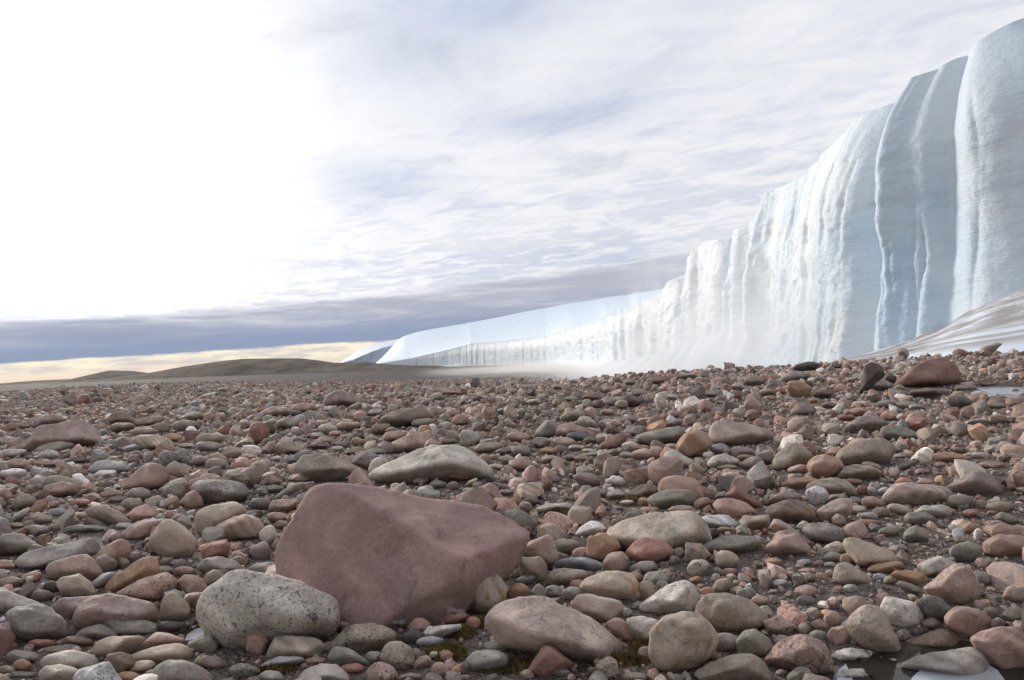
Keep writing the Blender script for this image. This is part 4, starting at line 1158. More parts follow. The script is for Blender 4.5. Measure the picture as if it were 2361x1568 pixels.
830,1010 140 90;lg;s
730,1150 850,1100 1000,1110 1010,1150 860,1180;or
690,1230 740,1140 860,1130 910,1200 880,1300 740,1300;rs
330,1200 380,1145 520,1135 660,1180 720,1300 560,1330 380,1300;gr;so
20,1180 70,1100 120,1110 250,1200 350,1290 180,1260;rs;a
50,1290 100,1210 180,1195 290,1240 330,1310 100,1330;rs;t
1120,1210 210 100 10;gn
1260,1260 1290,1180 1370,1155 1450,1220 1500,1300 1300,1310;gn
890,1270 160 50;or
200,110 270,40 350,30 440,80 370,140 250,140;pp
840,100 140 80 15;or
1035,150 1100,100 1180,110 1230,160 1180,190 1060,180;or
1930,200 230 60 8;lg
720,165 160 60;dr
2040,220 2050,140 2180,140 2210,180 2100,230;tn
1120,40 240 80;gr
1510,540 1560,490 1700,485 1860,530 1820,570 1560,580;or;;flat orange-tan slab, right field below the broad hump;flat orange-tan slab
1770,465 130 60;br
1950,510 180 60;lg
1210,515 140 45;lg
1290,600 200 80 20;dg
1590,600 130 60;rs
1420,660 150 65;pk
1250,750 150 75;rd
1450,760 150 60;pk
2060,600 250 70;rs
1070,840 140 70 20;lb
870,830 100 100;dr
960,850 110 70;gn
290,580 100 60;pk
270,640 200 80 15;rs
@T
1350,700 1385,620 1385,530 1430,510 1480,530 1500,590 1440,640;dk;;black-brown upright stone standing near the skyline at the right;dark upright stone
1480,630 1530,580 1575,590 1570,640;dk
1570,650 1660,560 1760,500 1860,480 1930,530 1960,620 1900,650 1700,660;dr;a;big dark reddish boulder near the skyline at the right, below the dirty snow;big red skyline boulder
1340,670 1420,610 1480,605 1590,660 1450,680;pp
2150,415 150 38 18;tn;;flat oblong stone perched on top of another on the right skyline;perched skyline stone
2115,450 90 50;gr
930,565 950,525 1030,505 1080,505 1110,540 1000,570;dk;;dark block standing out against the white spray on the skyline;dark skyline block
1215,530 50 28;dk
910,680 920,625 980,620 1050,660 1030,710 950,720;or;a
850,615 930,560 1010,565 1050,600 920,630;gr
700,620 130 60;pp
90,610 130 55;br
290,590 120 40;gr
390,580 60 50;gr
430,700 90 40;gn
180,720 110 45;lb
1780,695 260 65;br
1885,760 1900,710 1990,715 2060,760 1950,790;dg;a
2000,665 150 45;tn
2310,690 60 40;dp
1120,700 120 55;dp
1070,740 60 36;or
1350,810 110 50;or
1500,640 60 30;tn
1640,770 130 50;gr
1240,720 70 34;lb
1160,770 90 40;pp
1500,820 120 40;pk
2150,640 170 28;dp
2200,770 130 40;tn
1700,780 110 40;gr
780,690 110 45;tn
600,660 90 45;gr
@U
10,805 60,750 120,725 200,745 320,805 200,825 60,830;pp;;dark mauve boulder alone on the gravel, left of centre in the distance;lone mauve boulder
1350,755 1400,710 1415,765;dk;a
1910,690 1920,645 1960,640 1990,680;br
2030,670 80 40;tn
2200,660 140 50;br
2090,740 110 55;tn
1780,770 150 50;dr
2030,795 140 85;dp
1890,795 90 60;gn
770,765 80 50;lg
880,742 180 28;dr
1260,725 70 45;gr
1320,740 50 50;lg
1040,780 70 40;dk
1220,860 130 45;gn
1400,800 90 40;lg
1090,825 60 36;or
1650,780 110 36;gr
860,870 70 60;pk
1560,700 70 30;pp
'''
# ------------------------------------------------------------------ turning outlines into stones
PAL = dict(pk=(.33, .215, .185), pk2=(.32, .165, .14), pp=(.235, .185, .18), pp2=(.30, .215, .205), gr=(.245, .235, .22), lg=(.40, .385, .355), wh=(.55, .54, .52),
           ww=(.66, .67, .69), tn=(.27, .225, .185), bg=(.37, .315, .255), bg2=(.46, .40, .33), br=(.175, .125, .095), dk=(.075, .068, .066), dg=(.135, .14, .13),
           bl=(.20, .23, .29), lb=(.34, .36, .40), wb=(.50, .53, .58), bd=(.10, .13, .165), gn=(.215, .215, .18), rd=(.36, .165, .125), rd2=(.33, .21, .19), dr=(.22, .105, .085),
           dp=(.14, .10, .095), rs=(.37, .26, .225), rs2=(.39, .30, .27), rs3=(.47, .28, .25), rs4=(.40, .25, .19), og=(.36, .21, .11), yl=(.48, .43, .24), big=(.285, .18, .17))
PAL['or'] = (.35, .205, .12); PAL['or2'] = (.33, .21, .15)
def dull(c, k=0.7, gain=1.38):
    l = 0.3 * c[0] + 0.6 * c[1] + 0.1 * c[2]
    return tuple(gain * w * (l + k * (v - l)) for v, w in zip(c, (1.09, 1.0, .91)))
PAL = {k_: dull(v_) for k_, v_ in PAL.items()}
PAL['big'] = (.345, .225, .2)
CNAME = dict(pk='pink', pk2='brick-pink', pp='mauve-grey', pp2='dusky pink', gr='grey', lg='light grey', wh='white', ww='white', tn='grey-brown', bg='tan', bg2='cream', br='dark brown',
             dk='blackish', dg='dark grey', bl='blue-grey', lb='pale blue-grey', wb='whitish blue', bd='slate-blue', gn='olive-grey', rd='red', rd2='pink', dr='dark red', dp='dark mauve',
             rs='rosy', rs2='pale pink', rs3='rose', rs4='salmon', yl='yellowish', big='purple')
CNAME['or'] = 'orange-brown'; CNAME['or2'] = 'orange'
CROPS = {'A': (0, 1000, 3.689), 'B': (640, 1000, 3.689), 'C': (1280, 1000, 3.689), 'D': (1920, 1000, 3.689), 'E': (0, 1350, 3.689), 'F': (640, 1350, 3.689),
         'G': (1280, 1350, 3.689), 'H': (1920, 1350, 3.689), 'T': (1600, 700, 2.459), 'U': (800, 700, 2.623), 'W': (0, 0, 0.9223)}

def hull2(P):
    P = sorted(map(tuple, P))
    def half(Q):
        h = []
        for p in Q:
            while len(h) > 1 and (h[-1][0] - h[-2][0]) * (p[1] - h[-2][1]) - (h[-1][1] - h[-2][1]) * (p[0] - h[-2][0]) <= 0: h.pop()
            h.append(p)
        return h
    a, b = half(P), half(P[::-1])
    return np.array(a[:-1] + b[:-1])

class Stone: pass
def read_stones():
    out = []; crop = None
    for line in STONES.strip().splitlines():
        line = line.strip()
        if line.startswith('@'): crop = CROPS[line[1]]; continue
        f = (line.split(';') + ['', '', '', ''])[:5]
        s = Stone(); s.colour = f[1]; s.traits = f[2]; s.label = f[3]; s.short = f[4]
        k = f[0].split()
        cv = lambda x, y: ((crop[0] + x / crop[2]) * 0.4, (crop[1] + y / crop[2]) * 0.4)
        if ',' in k[1]:
            s.poly = np.array([cv(*map(float, q.split(','))) for q in k]); s.auto = False
        else:
            cx, cy = map(float, k[0].split(',')); w, h = float(k[1]), float(k[2]); rot = radians(float(k[3])) if len(k) > 3 else 0
            rs = random.Random(int(cx * 7 + cy * 13)); n = rs.choice((7, 8, 9, 10)); ph = rs.random() * 6.28
            P = []
            for i in range(n):
                t = ph + 2 * pi * i / n + rs.uniform(-.25, .25)
                a, b = cos(t) * w / 2 * rs.uniform(.92, 1.1), sin(t) * h / 2 * rs.uniform(.92, 1.1)
                if b < 0: b *= 0.95
                P.append(cv(cx + a * cos(rot) + b * sin(rot), cy + a * -sin(rot) * -1 * -1 + b * cos(rot)))
            s.poly = np.array(P); s.auto = True
        s.poly = hull2(s.poly)
        if s.colour != 'big': m_ = s.poly.mean(0); s.poly = m_ + (s.poly - m_) * (1.13, 1.10)
        else: m_ = s.poly.mean(0); s.poly = m_ + (s.poly - m_) * (1.055, 1.03)
        s.x0, s.y0 = s.poly.min(0); s.x1, s.y1 = s.poly.max(0)
        s.c = (s.poly.min(0) + s.poly.max(0)) / 2
        x, y = s.poly[:, 0], s.poly[:, 1]
        s.area = 0.5 * abs(np.dot(x, np.roll(y, 1)) - np.dot(y, np.roll(x, 1)))
        out.append(s)
    return out

def radial(dirs, planes, p):
    """rounded intersection of half spaces: planes (n, h)"""
    Nn = np.array([q[0] for q in planes]); hh = np.array([q[1] for q in planes])
    c = np.maximum(dirs @ Nn.T, 0) / hh
    m = c.max(1, keepdims=True)
    return 1.0 / (m[:, 0] * ((c / m) ** p).sum(1) ** (1.0 / p))

def build_stone(s, k):
    rs = random.Random(k * 31 + 5)
    cx, cy = s.c
    yb = min(s.y1, 760)
    base = hit(cx, yb - 0.06 * (s.y1 - s.y0))
    # a depth so that the stone rests on the ground
    wpx = s.x1 - s.x0; hpx = s.y1 - s.y0
    Y = base[1]
    Dr = 0.42 * wpx / F * Y
    dpt = min(Dr, 0.85 * max(hpx, 0.35 * wpx) / F * Y * 1.2)
    Yc = Y + 0.30 * dpt
    if getattr(s, 'force_depth', None): Yc = s.force_depth
    r = ray(cx, cy); r = r / r[1]
    C = EYE + r * Yc
    zc = (C - EYE) @ FW
    # local frame: right, up, towards the eye
    Tw = -(r / np.linalg.norm(r))
    e = np.array([cx, cy]); Q = (s.poly - e) * (1, -1) * zc / F
    n = len(Q); planes = []
    cen = Q.mean(0) * 0
    for i in range(n):
        a, b = Q[i], Q[(i + 1) % n]
        ed = b - a; ln = np.hypot(*ed)
        if ln < 1e-6: continue
        nn = np.array((ed[1], -ed[0])) / ln; h = nn @ a
        if h < 0: nn, h = -nn, -h
        for sg in (1, -1):
            t = (rs.uniform(.04, .12) if s.colour == 'big' else rs.uniform(.15, .8)) * sg
            q = sqrt(1 + t * t); planes.append((np.array((nn[0], nn[1], t)) / q, max(h, 1e-3) / q))
    sharp = 'a' in s.traits or (k % 2 == 0)
    for j in range(5 if sharp else 7):
        sg = 1 if j % 3 else -1
        v = np.array((rs.uniform(-1, 1), rs.uniform(-.7, 1), sg * rs.uniform(.6, 1.4))); v /= np.linalg.norm(v)
        sup = sqrt((v[0] * wpx / 2) ** 2 + (v[1] * hpx / 2) ** 2) * zc / F
        planes.append((v, sqrt(sup ** 2 + (v[2] * dpt) ** 2) * rs.uniform(.62, .92)))
    planes.append((np.array((0, 0, 1.0)), dpt * .95)); planes.append((np.array((0, 0, -1.0)), dpt * .95))
    for (pts) in getattr(s, 'extra', ()):
        P3 = np.array([((a_ - cx) * zc / F, -(b_ - cy) * zc / F, d_) for a_, b_, d_ in pts])
        nn = np.cross(P3[1] - P3[0], P3[2] - P3[0]); nn /= np.linalg.norm(nn); h = nn @ P3[0]
        if h < 0: nn, h = -nn, -h
        planes.append((nn, h))
    lvl = 6 if s.colour == 'big' else 5 if s.area > 1600 else 4 if s.area > 330 else 3
    D, Fc = ico(lvl)
    p = 42 if s.colour == 'big' else 30 if sharp else 14
    R = radial(D, planes, p) * (1.0 + 0.8 / p)
    P = D * R[:, None]
    size = sqrt(wpx * hpx) * zc / F
    nf = fbm(P / size * 2.2, 3, 0.5, seed=k * 3.7) * 0.05 + perlin(P / size * 9 + k) * 0.012 + (perlin(P / size * 22 + k) * 0.004 if lvl >= 5 else 0)
    if sharp: nf = nf + 0.02 * np.abs(perlin(P / size * 4 + k * 1.3))
    P = P * (1 + nf / np.maximum(R, 1e-3) * size)[:, None]
    Wp = C + P[:, :1] * CR + P[:, 1:2] * CU + P[:, 2:] * Tw
    s.Y = Yc; s.C = C; s.r = wpx / 2 * zc / F
    gz = float(g(C[0], C[1])[0])
    # a stone that would hover is let down: its underside reaches the soil
    low = Wp[:, 2].min()
    if low > gz - 0.01:
        lowm = Wp[:, 2] < C[2]
        Wp[lowm, 2] -= (low - gz + 0.02) * ((C[2] - Wp[lowm, 2]) / max(C[2] - low, 1e-3))
    s.base = np.array((C[0], C[1], gz))
    return Wp, Fc

def traits_of(s, rs):
    t = s.traits
    return (0.95 if 's' in t else 0.5 if 't' in t else rs.choice((0.05, 0.2, 0.4)), 0.5 if 'b' in t else rs.choice((0, 0, 0, 0.12)), 0.8 if 'o' in t else rs.choice((0, 0, 0, 0.2)))

stones = read_stones()
BIG = stones[0]
for s_ in stones:
    if 980 < s_.c[0] < 996 and s_.c[1] < 356 and s_.area < 800: s_.force_depth = 24.4
for s_ in stones:
    if s_.short == 'bright-edged banded boulder': s_.traits = 'ta'
_q = lambda x, y, d: (x * 0.43371, y * 0.43371, d)
BIG.extra = [[_q(640, 1330, .0), _q(1060, 1290, .30), _q(742, 1103, -.2)],
             [_q(742, 1103, -.2), _q(1060, 1290, .30), _q(1246, 1225, -.10)],
             [_q(1060, 1300, .28), _q(975, 1440, .42), _q(1190, 1275, -.02)]]
# a stone must come after what stands before it: drop traced ones that are mostly buried under nearer ones
LIMIT = 300
stones_sorted = sorted(stones, key=lambda s: -s.area * (100 if s.label else 1))
chosen = set(id(s) for s in stones_sorted[:LIMIT])
print('traced', len(stones), 'labelled', sum(1 for s in stones if s.label))

rng = np.random.RandomState(3)
extra_V, extra_F, extra_C, extra_T = [], [], [], []
voff = 0
built = []
for k, s in enumerate(stones):
    Wp, Fc = build_stone(s, k)
    rs = random.Random(k)
    base = np.array(PAL[s.colour]) * rs.uniform(.93, 1.07)
    tr = traits_of(s, rs)
    if id(s) in chosen:
        nm = 'boulder' if s.r > 0.14 else 'stone'
        o = mesh_obj(nm, Wp - s.base, Fc, ROCK, cols=base, traits=tr); o.location = s.base
        s.obj = o; s.kindname = nm; built.append(s)
    else:
        extra_V.append(Wp); extra_F.append(Fc + voff); voff += len(Wp)
        extra_C.append(np.tile(base, (len(Wp), 1))); extra_T.append(np.tile(tr, (len(Wp), 1)))

# ---- labels: landmarks carry their own; every other stone is told by its look and the landmark beside it
land = [s for s in built if s.label]
def rel(s, l):
    dx, dy = s.c[0] - l.c[0], s.c[1] - l.c[1]
    wx, wy = (s.x1 - s.x0 + l.x1 - l.x0) / 2, (s.y1 - s.y0 + l.y1 - l.y0) / 2
    ax, ay = abs(dx) / max(wx, 1), abs(dy) / max(wy, 1)
    if ax > ay * 1.6: return 'right of' if dx > 0 else 'left of'
    if ay > ax * 1.6: return 'below' if dy > 0 else 'above'
    return ('below' if dy > 0 else 'above') + (' and right of' if dx > 0 else ' and left of')
def shape_word(s):
    w, h = s.x1 - s.x0, s.y1 - s.y0; q = w / h
    if 'a' in s.traits: return 'angular'
    return 'flat' if q > 2.6 else 'oval' if q > 1.5 else 'rounded' if q > 0.95 else 'upright'
def size_word(s):
    w = sqrt(s.area); return 'large' if w > 46 else 'medium' if w > 25 else 'small' if w > 14 else 'tiny'
used = set()
for s in built:
    if s.label: used.add(s.label)
for s in built:
    if s.label: continue
    near = sorted(land, key=lambda l: max(0, abs(s.c[0] - l.c[0]) - (l.x1 - l.x0) / 2) + 1.3 * max(0, abs(s.c[1] - l.c[1]) - (l.y1 - l.y0) / 2))[:4]
    speck = 'speckled ' if 's' in s.traits else 'banded ' if 'b' in s.traits else 'rust-stained ' if 'o' in s.traits else ''
    core = f"{CNAME[s.colour]} {speck}{shape_word(s)} {s.kindname}"
    opts = [f"{size_word(s)} {core} {rel(s, l)} the {l.short}" for l in near]
    opts += [f"{core} {rel(s, near[0])} the {near[0].short}, {rel(s, l)} the {l.short}" for l in near[1:]]
    lab = None
    for o_ in opts[:1] + opts[4:] + opts[1:4]:
        if o_ not in used and len(o_.split()) <= 16: lab = o_; break
    if lab is None:
        base_ = opts[0]; twins = [t for t in built if getattr(t, 'core_', None) == base_]
        t = twins[0] if twins else None
        for extra in (['further left', 'further right'] if t is None or abs(s.c[0] - t.c[0]) > abs(s.c[1] - t.c[1]) else ['further back', 'nearer the camera']):
            w = {'further left': s.c[0] < t.c[0] if t else True, 'further right': s.c[0] > t.c[0] if t else True, 'further back': s.c[1] < (t.c[1] if t else 0), 'nearer the camera': s.c[1] > (t.c[1] if t else 0)}[extra]
            if w and base_ + ', ' + extra not in used and len((base_ + ' ' + extra).split()) <= 16: lab = base_ + ', ' + extra; break
    s.core_ = opts[0]
    s.label = lab or opts[0]; used.add(s.label)
for s in built:
    tag(s.obj, s.label, 'rock', 'loose stones strewn over the moraine')

# ------------------------------------------------------------------ countless smaller stones and gravel
MW, MH = 1024, 760
mask = np.full((MH, MW), 1e9)
yy, xx = np.mgrid[0:MH, 0:MW]
for s in stones:
    a, b = max(int(s.x0), 0), min(int(s.x1) + 2, MW); c, d_ = max(int(s.y0), 0), min(int(s.y1) + 2, MH)
    if a >= b or c >= d_: continue
    X_, Y_ = xx[c:d_, a:b] + .5, yy[c:d_, a:b] + .5
    ins = np.ones(X_.shape, bool); P = s.poly; cen = P.mean(0)
    P = cen + (P - cen) * 0.93
    for i in range(len(P)):
        p0, p1 = P[i], P[(i + 1) % len(P)]
        cr = (p1[0] - p0[0]) * (Y_ - p0[1]) - (p1[1] - p0[1]) * (X_ - p0[0])
        cc = (p1[0] - p0[0]) * (cen[1] - p0[1]) - (p1[1] - p0[1]) * (cen[0] - p0[0])
        ins &= cr * cc >= 0
    m = mask[c:d_, a:b]; m[ins] = np.minimum(m[ins], s.Y)
PALE_PTS = ([(2085, 1590), (2105, 1560), (2135, 1532), (2190, 1530), (2225, 1512), (2262, 1520), (2300, 1545), (2340, 1600), (2340, 1660), (2085, 1660)],
            [(1925, 1600), (1932, 1545), (1950, 1530), (1965, 1560), (1970, 1600)], [(1760, 1600), (1766, 1540), (1785, 1548), (1800, 1600)],
            [(425, 1478), (432, 1462), (452, 1450), (468, 1446), (472, 1462), (450, 1472)],
            [(2240, 893), (2290, 888), (2361, 886), (2420, 888), (2420, 908), (2361, 910), (2290, 908)])
for pts in PALE_PTS:
    P = np.array([disp(*q) for q in pts]); cen = P.mean(0)
    ins = np.ones(xx.shape, bool)
    for i in range(len(P)):
        p0, p1 = P[i], P[(i + 1) % len(P)]
        ins &= ((p1[0] - p0[0]) * (yy - p0[1]) - (p1[1] - p0[1]) * (xx - p0[0])) * ((p1[0] - p0[0]) * (cen[1] - p0[1]) - (p1[1] - p0[1]) * (cen[0] - p0[0])) >= 0
    mask[ins] = 1e7
foot = np.array([(s.C[0], s.C[1], s.r * 0.8) for s in stones])

def proto(seed, lvl, sharp):
    rs = random.Random(seed); D, Fc = ico(lvl)
    ab = (1.0, rs.uniform(.62, .95), rs.uniform(.50, .88)); planes = []
    for j in range(8 if sharp else 14):
        v = np.array([rs.gauss(0, 1) for _ in range(3)]); v /= np.linalg.norm(v)
        planes.append((v, sqrt(sum((v[i] * ab[i]) ** 2 for i in range(3))) * rs.uniform(.62, 1.0)))
    for ax in range(3):
        for sg in (1, -1):
            v = np.zeros(3); v[ax] = sg; planes.append((v, ab[ax]))
    R = radial(D, planes, 30 if sharp else 13) * 1.04
    P = D * R[:, None]
    return P * (1 + 0.07 * fbm(P * 1.6, 2, seed=seed * 1.7))[:, None] * 0.5
PR = {l: [proto(i + l * 40, l, i % 5 < 3) for i in range(26)] for l in (1, 2, 3)}
fill_cols = ['pk', 'pk', 'pp', 'pp', 'gr', 'gr', 'lg', 'tn', 'tn', 'tn', 'bg', 'bg', 'br', 'dg', 'gn', 'rs', 'rs', 'rs2', 'or', 'dr', 'dp', 'lb', 'pk2', 'wh', 'rs4', 'pp', 'tn', 'gr']
fc_arr = np.array([PAL[c] for c in fill_cols])

def bouldery(X, Y):
    """0 on the gravelly patches, 1 where cobbles lie thick"""
    return sstep(fbm(np.stack([X * 0.35, Y * 0.22, 0 * X], 1), 3, seed=21.0) + 0.25 - 0.45 * (X / np.maximum(Y, 1) > 0.0), -0.25, 0.25)

def scatter(dens, s0, s1, ymin, ymax, seed, spacing=0.0, gravelly=False, ext=1.04):
    r = np.random.RandomState(seed)
    halfw = 1.0 * ext
    area = halfw * (ymax ** 2 - ymin ** 2)
    n = int(area * dens)
    Y = np.sqrt(r.uniform(ymin ** 2, ymax ** 2, n)); X = r.uniform(-1, 1, n) * halfw * Y + r.uniform(-.5, .5, n)
    sz = s0 * (s1 / s0) ** (r.uniform(0, 1, n) ** 1.6)
    b = bouldery(X, Y)
    keep = r.uniform(0, 1, n) < ((1.1 - 0.6 * b) if gravelly else (0.5 + 0.5 * b))
    keep &= sz * F / Y > 1.25
    X, Y, sz = X[keep], Y[keep], sz[keep]
    Z = g(X, Y)
    px, py, dz = project(np.stack([X, Y, Z + sz * 0.25], 1))
    # stay off the traced stones and do not hide them
    ix, iy = np.clip(px.astype(int), 0, MW - 1), np.clip(py.astype(int), 0, MH - 1)
    inframe = (px > 0) & (px < MW) & (py > 0) & (py < MH)
    hide = inframe & (mask[iy, ix] < 1e8) & (Y < mask[iy, ix] + sz * 0.2)
    if s1 > 0.07:                       # test the top and sides too
        for ddx, ddy in ((0, -.30), (.38, -.05), (-.38, -.05)):
            jx = np.clip((px + ddx * sz * F / Y).astype(int), 0, MW - 1); jy = np.clip((py + ddy * sz * F / Y).astype(int), 0, MH - 1)
            hide |= inframe & (mask[jy, jx] < 1e8) & (Y < mask[jy, jx]) & (sz > 0.05)
    keep = ~hide
    order = np.nonzero(keep)[0]
    X, Y, Z, sz = X[order], Y[order], Z[order], sz[order]
    # footprints of traced stones
    cell = {}
    for (a, b_, rr) in foot:
        for i in range(int((a - rr) // 1), int((a + rr) // 1) + 1):
            for j in range(int((b_ - rr) // 1), int((b_ + rr) // 1) + 1): cell.setdefault((i, j), []).append((a, b_, rr))
    if spacing:
        o = np.argsort(-sz); X, Y, Z, sz = X[o], Y[o], Z[o], sz[o]
        grid = {}; cs = s1
        ok = np.zeros(len(X), bool)
        Xl, Yl, sl = X.tolist(), Y.tolist(), sz.tolist()
        for i in range(len(Xl)):
            a, b_, s_ = Xl[i], Yl[i], sl[i]
            bad = any((a - q) ** 2 + (b_ - w) ** 2 < (rr + s_ * .2) ** 2 for q, w, rr in cell.get((int(a // 1), int(b_ // 1)), ()))
            if bad: continue
            gi, gj = int(a // cs), int(b_ // cs)
            for ii in (gi - 1, gi, gi + 1):
                for jj in (gj - 1, gj, gj + 1):
                    for q, w, s2 in grid.get((ii, jj), ()):
                        if (a - q) ** 2 + (b_ - w) ** 2 < (spacing * (s_ + s2) / 2) ** 2: bad = True; break
                    if bad: break
                if bad: break
            if bad: continue
            grid.setdefault((gi, gj), []).append((a, b_, s_)); ok[i] = True
        X, Y, Z, sz = X[ok], Y[ok], Z[ok], sz[ok]
    return X, Y, Z, sz

def emit(sets, seed, sink_rng=(0.02, 0.24)):
    """collect scattered stones into vertex arrays"""
    r = np.random.RandomState(seed)
    VV, FF, CC, TT = [], [], [], []; off = 0
    for (X, Y, Z, sz) in sets:
        pxs = sz * F / Y
        lv = np.where(pxs > 26, 3, np.where(pxs > 8.0, 2, 1))
        pi_ = r.randint(0, 26, len(X))
        for l in (1, 2, 3):
            Fc = ico(l)[1]
            for k in range(26):
                m = np.nonzero((lv == l) & (pi_ == k))[0]
                if not len(m): continue
                P = PR[l][k]; n = len(m)
                th = r.uniform(0, 2 * pi, n); tl = r.normal(0, 0.32, n); tl2 = r.normal(0, 0.32, n)
                c, s = np.cos(th), np.sin(th)
                x = P[None, :, 0] + tl2[:, None] * P[None, :, 2] * -1; y_ = P[None, :, 1] - tl[:, None] * P[None, :, 2]
                z_ = P[None, :, 2] + tl[:, None] * P[None, :, 1] + tl2[:, None] * P[None, :, 0]
                S1 = sz[m][:, None]; xs = (x * c[:, None] - y_ * s[:, None]) * S1; ys_ = (x * s[:, None] + y_ * c[:, None]) * S1
                zs = z_ * S1 * r.uniform(.8, 1.15, n)[:, None]
                lift = -zs.min(1) - S1[:, 0] * r.uniform(*sink_rng, n)
                V = np.stack([X[m][:, None] + xs, Y[m][:, None] + ys_, Z[m][:, None] + zs + lift[:, None]], 2)
                VV.append(V.reshape(-1, 3)); nv = P.shape[0]
                FF.append((Fc[None] + (np.arange(n) * nv)[:, None, None]).reshape(-1, 3) + off); off += n * nv
                col = fc_arr[r.randint(0, len(fc_arr), n)] * r.uniform(.62, 1.25, n)[:, None]
                CC.append(np.repeat(col, nv, 0))
                tr = np.stack([r.choice([0, .1, .3, .9], n), r.choice([0, 0, 0, .5], n), r.choice([0, 0, 0, .5], n)], 1)
                TT.append(np.repeat(tr, nv, 0))
    return np.concatenate(VV), np.concatenate(FF), np.concatenate(CC), np.concatenate(TT)

cob = [scatter(34.0, 0.10, 0.32, 1.3, 9, 11, 0.52), scatter(120, 0.05, 0.11, 1.3, 9, 12, 0.46),
       scatter(18.0, 0.12, 0.34, 9, 28, 13, 0.54), scatter(26, 0.085, 0.15, 9, 24, 14, 0.0),
       scatter(3.6, 0.15, 0.32, 28, 75, 15, 0.0), scatter(0.06, 0.5, 1.0, 26, 110, 16, 1.0), scatter(5, 0.13, 0.20, 26, 48, 18, 0.0), scatter(0.8, 0.3, 0.55, 75, 170, 19, 0.0)]
V, Fc, Cc, Tt = emit(cob, 5)
if extra_V:
    Fc = np.concatenate([Fc, np.concatenate(extra_F) + len(V)]); V = np.concatenate([V] + extra_V)
    Cc = np.concatenate([Cc] + extra_C); Tt = np.concatenate([Tt] + extra_T)
print('cobbles', sum(len(c[0]) for c in cob), 'tris', len(Fc))
cb = mesh_obj('cobbles', V, Fc, ROCK, cols=Cc, traits=Tt, crease=30)
tag(cb, 'thousands of smaller cobbles covering the ground between the bigger rocks', 'cobbles', kind='stuff')
grv = [scatter(230, 0.019, 0.037, 1.3, 4.6, 31, 0, True), scatter(85, 0.032, 0.064, 1.3, 10, 32, 0, True), scatter(34, 0.05, 0.085, 8, 21, 33, 0, True), scatter(7, 0.08, 0.13, 21, 40, 34, 0, True)]
V, Fc, Cc, Tt = emit(grv, 6, (0.05, 0.35))
print('gravel', sum(len(c[0]) for c in grv), 'tris', len(Fc))
gv = mesh_obj('gravel', V, Fc, ROCK, cols=Cc, traits=Tt, crease=30)
tag(gv, 'loose multicoloured gravel filling the gaps between the stones', 'gravel', kind='stuff')

# ------------------------------------------------------------------ water in the hollows
WATER = water_material()
LEVELS = []
for (cx, cy, rad, dep) in DIPS:
    gl_ = float(np.min(g(np.array([cx]), np.array([cy]))))
    lev = gl_ + dep * (0.50 if rad < 1 else 0.55)
    LEVELS.append(lev); n = 40; rr = rad * 1.35
    V = [(0, 0, 0)] + [(rr * cos(2 * pi * i / n) * (1 + .1 * sin(3 * i)), rr * sin(2 * pi * i / n), 0) for i in range(n)]
    me = bpy.data.meshes.new('pond'); me.from_pydata(V, [], [(0, i + 1, (i + 1) % n + 1) for i in range(n)]); me.materials.append(WATER)
    o = bpy.data.objects.new('pond', me); COL.objects.link(o); o.location = (cx, cy, lev)
    tag(o, kind='structure')

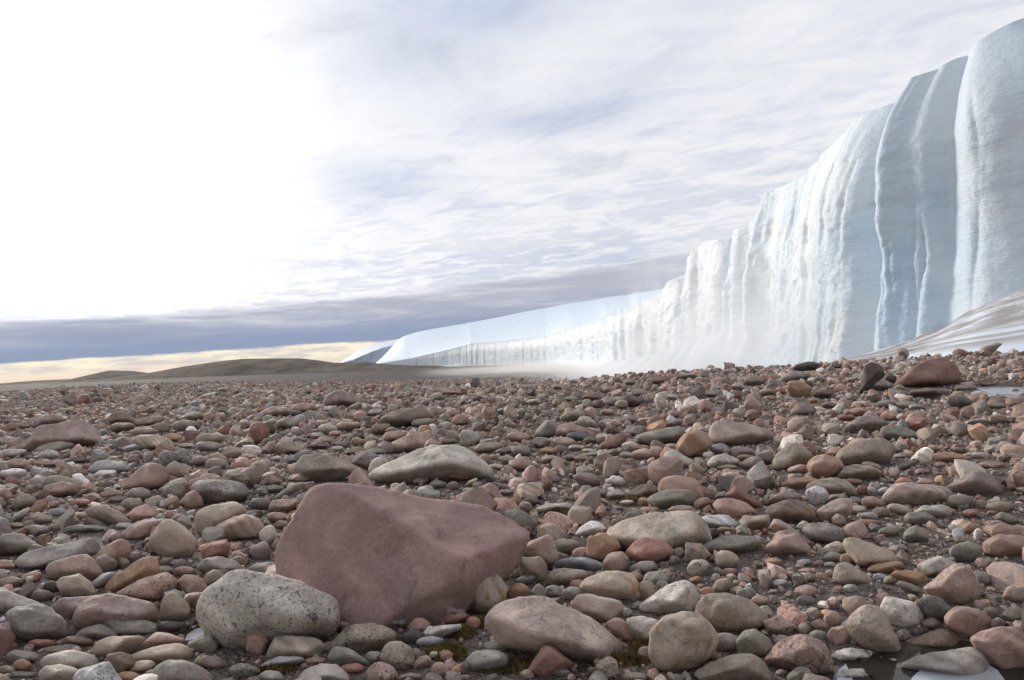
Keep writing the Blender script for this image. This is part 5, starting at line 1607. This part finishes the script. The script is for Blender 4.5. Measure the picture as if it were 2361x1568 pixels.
PALE_M, N_, out_ = material('pond_pale_plate')  # pale flat plates lying just above the pond surface
p_ = N_.new('ShaderNodeNewGeometry').outputs['Position']
b_ = N_.new('ShaderNodeBsdfPrincipled'); N_.put(b_.inputs['Base Color'], N_.mix(N_.ss(N_.noise(p_, 5.0, 4), 0.35, 0.7), (0.33, 0.35, 0.38), (0.46, 0.48, 0.51)))
b_.inputs['Roughness'].default_value = 0.25; N_.put(b_.inputs['Normal'], N_.bump(N_.noise(p_, 16.0, 3), 0.15, 0.01))
N_.t.links.new(b_.outputs[0], out_.inputs[0])
for pts in PALE_PTS:
    q0 = hit(*disp(*pts[len(pts) // 2]))
    dd_ = [(sqrt((c_[0] - q0[0]) ** 2 + (c_[1] - q0[1]) ** 2), i) for i, c_ in enumerate(DIPS)]
    lev = LEVELS[min(dd_)[1]] + 0.003
    V = []
    for (a_, c_) in pts:
        r_ = ray(*disp(a_, c_)); t_ = (lev - EYE[2]) / r_[2]; V.append((r_[0] * t_, r_[1] * t_, lev))
    me = bpy.data.meshes.new('pond_pale_plate'); n = len(V)
    me.from_pydata(V + [(v[0], v[1], v[2] - 0.02) for v in V], [], [tuple(range(n))] + [(i, (i + 1) % n, (i + 1) % n + n, i + n) for i in range(n)]); me.materials.append(PALE_M)
    o = bpy.data.objects.new('pond_pale_plate', me); COL.objects.link(o); tag(o, kind='structure')

# ------------------------------------------------------------------ moss
MOSS = [(1062, 1463, 34, 14, 500), (1030, 1510, 46, 22, 700), (1430, 1527, 70, 12, 700), (1478, 1497, 26, 14, 300), (1310, 1500, 70, 26, 500), (1290, 1187, 26, 8, 160),
        (640, 1550, 44, 12, 300), (905, 1483, 22, 6, 120), (1120, 1440, 22, 12, 200), (1180, 1540, 90, 20, 500), (1245, 1255, 20, 8, 120), (1470, 1160, 50, 8, 160), (1640, 1175, 16, 6, 80), (1640, 1490, 30, 10, 120)]
r = np.random.RandomState(77); V, Fc = [], []
for (dx, dy, a, b, n) in MOSS:
    for _ in range(n):
        t = r.uniform(0, 2 * pi); q = sqrt(r.uniform(0, 1))
        h = hit(*disp(dx + cos(t) * a * q, dy + sin(t) * b * q))
        sc = h[1] / 3.0
        bump = 0.03 * (1 - q) * sc
        for _k in range(2):
            th = r.uniform(0, 2 * pi); ln = r.uniform(.008, .02) * sc; wd = ln * .34
            p = h + np.array((r.uniform(-.012, .012), r.uniform(-.012, .012), bump))
            tip = p + np.array((cos(th) * ln * .7, sin(th) * ln * .7, ln))
            i0 = len(V)
            V += [p + (cos(th + 1.6) * wd, sin(th + 1.6) * wd, -.01), p - (cos(th + 1.6) * wd, sin(th + 1.6) * wd, .01), p + (cos(th) * -wd, sin(th) * -wd, -.012), tip]
            Fc += [(i0, i0 + 1, i0 + 3), (i0 + 1, i0 + 2, i0 + 3), (i0 + 2, i0, i0 + 3)]
mo = mesh_obj('moss', np.array(V), np.array(Fc), moss_material(), smooth=False)
tag(mo, 'tufts of yellow-green and rusty moss between the foreground stones', 'moss', kind='stuff')
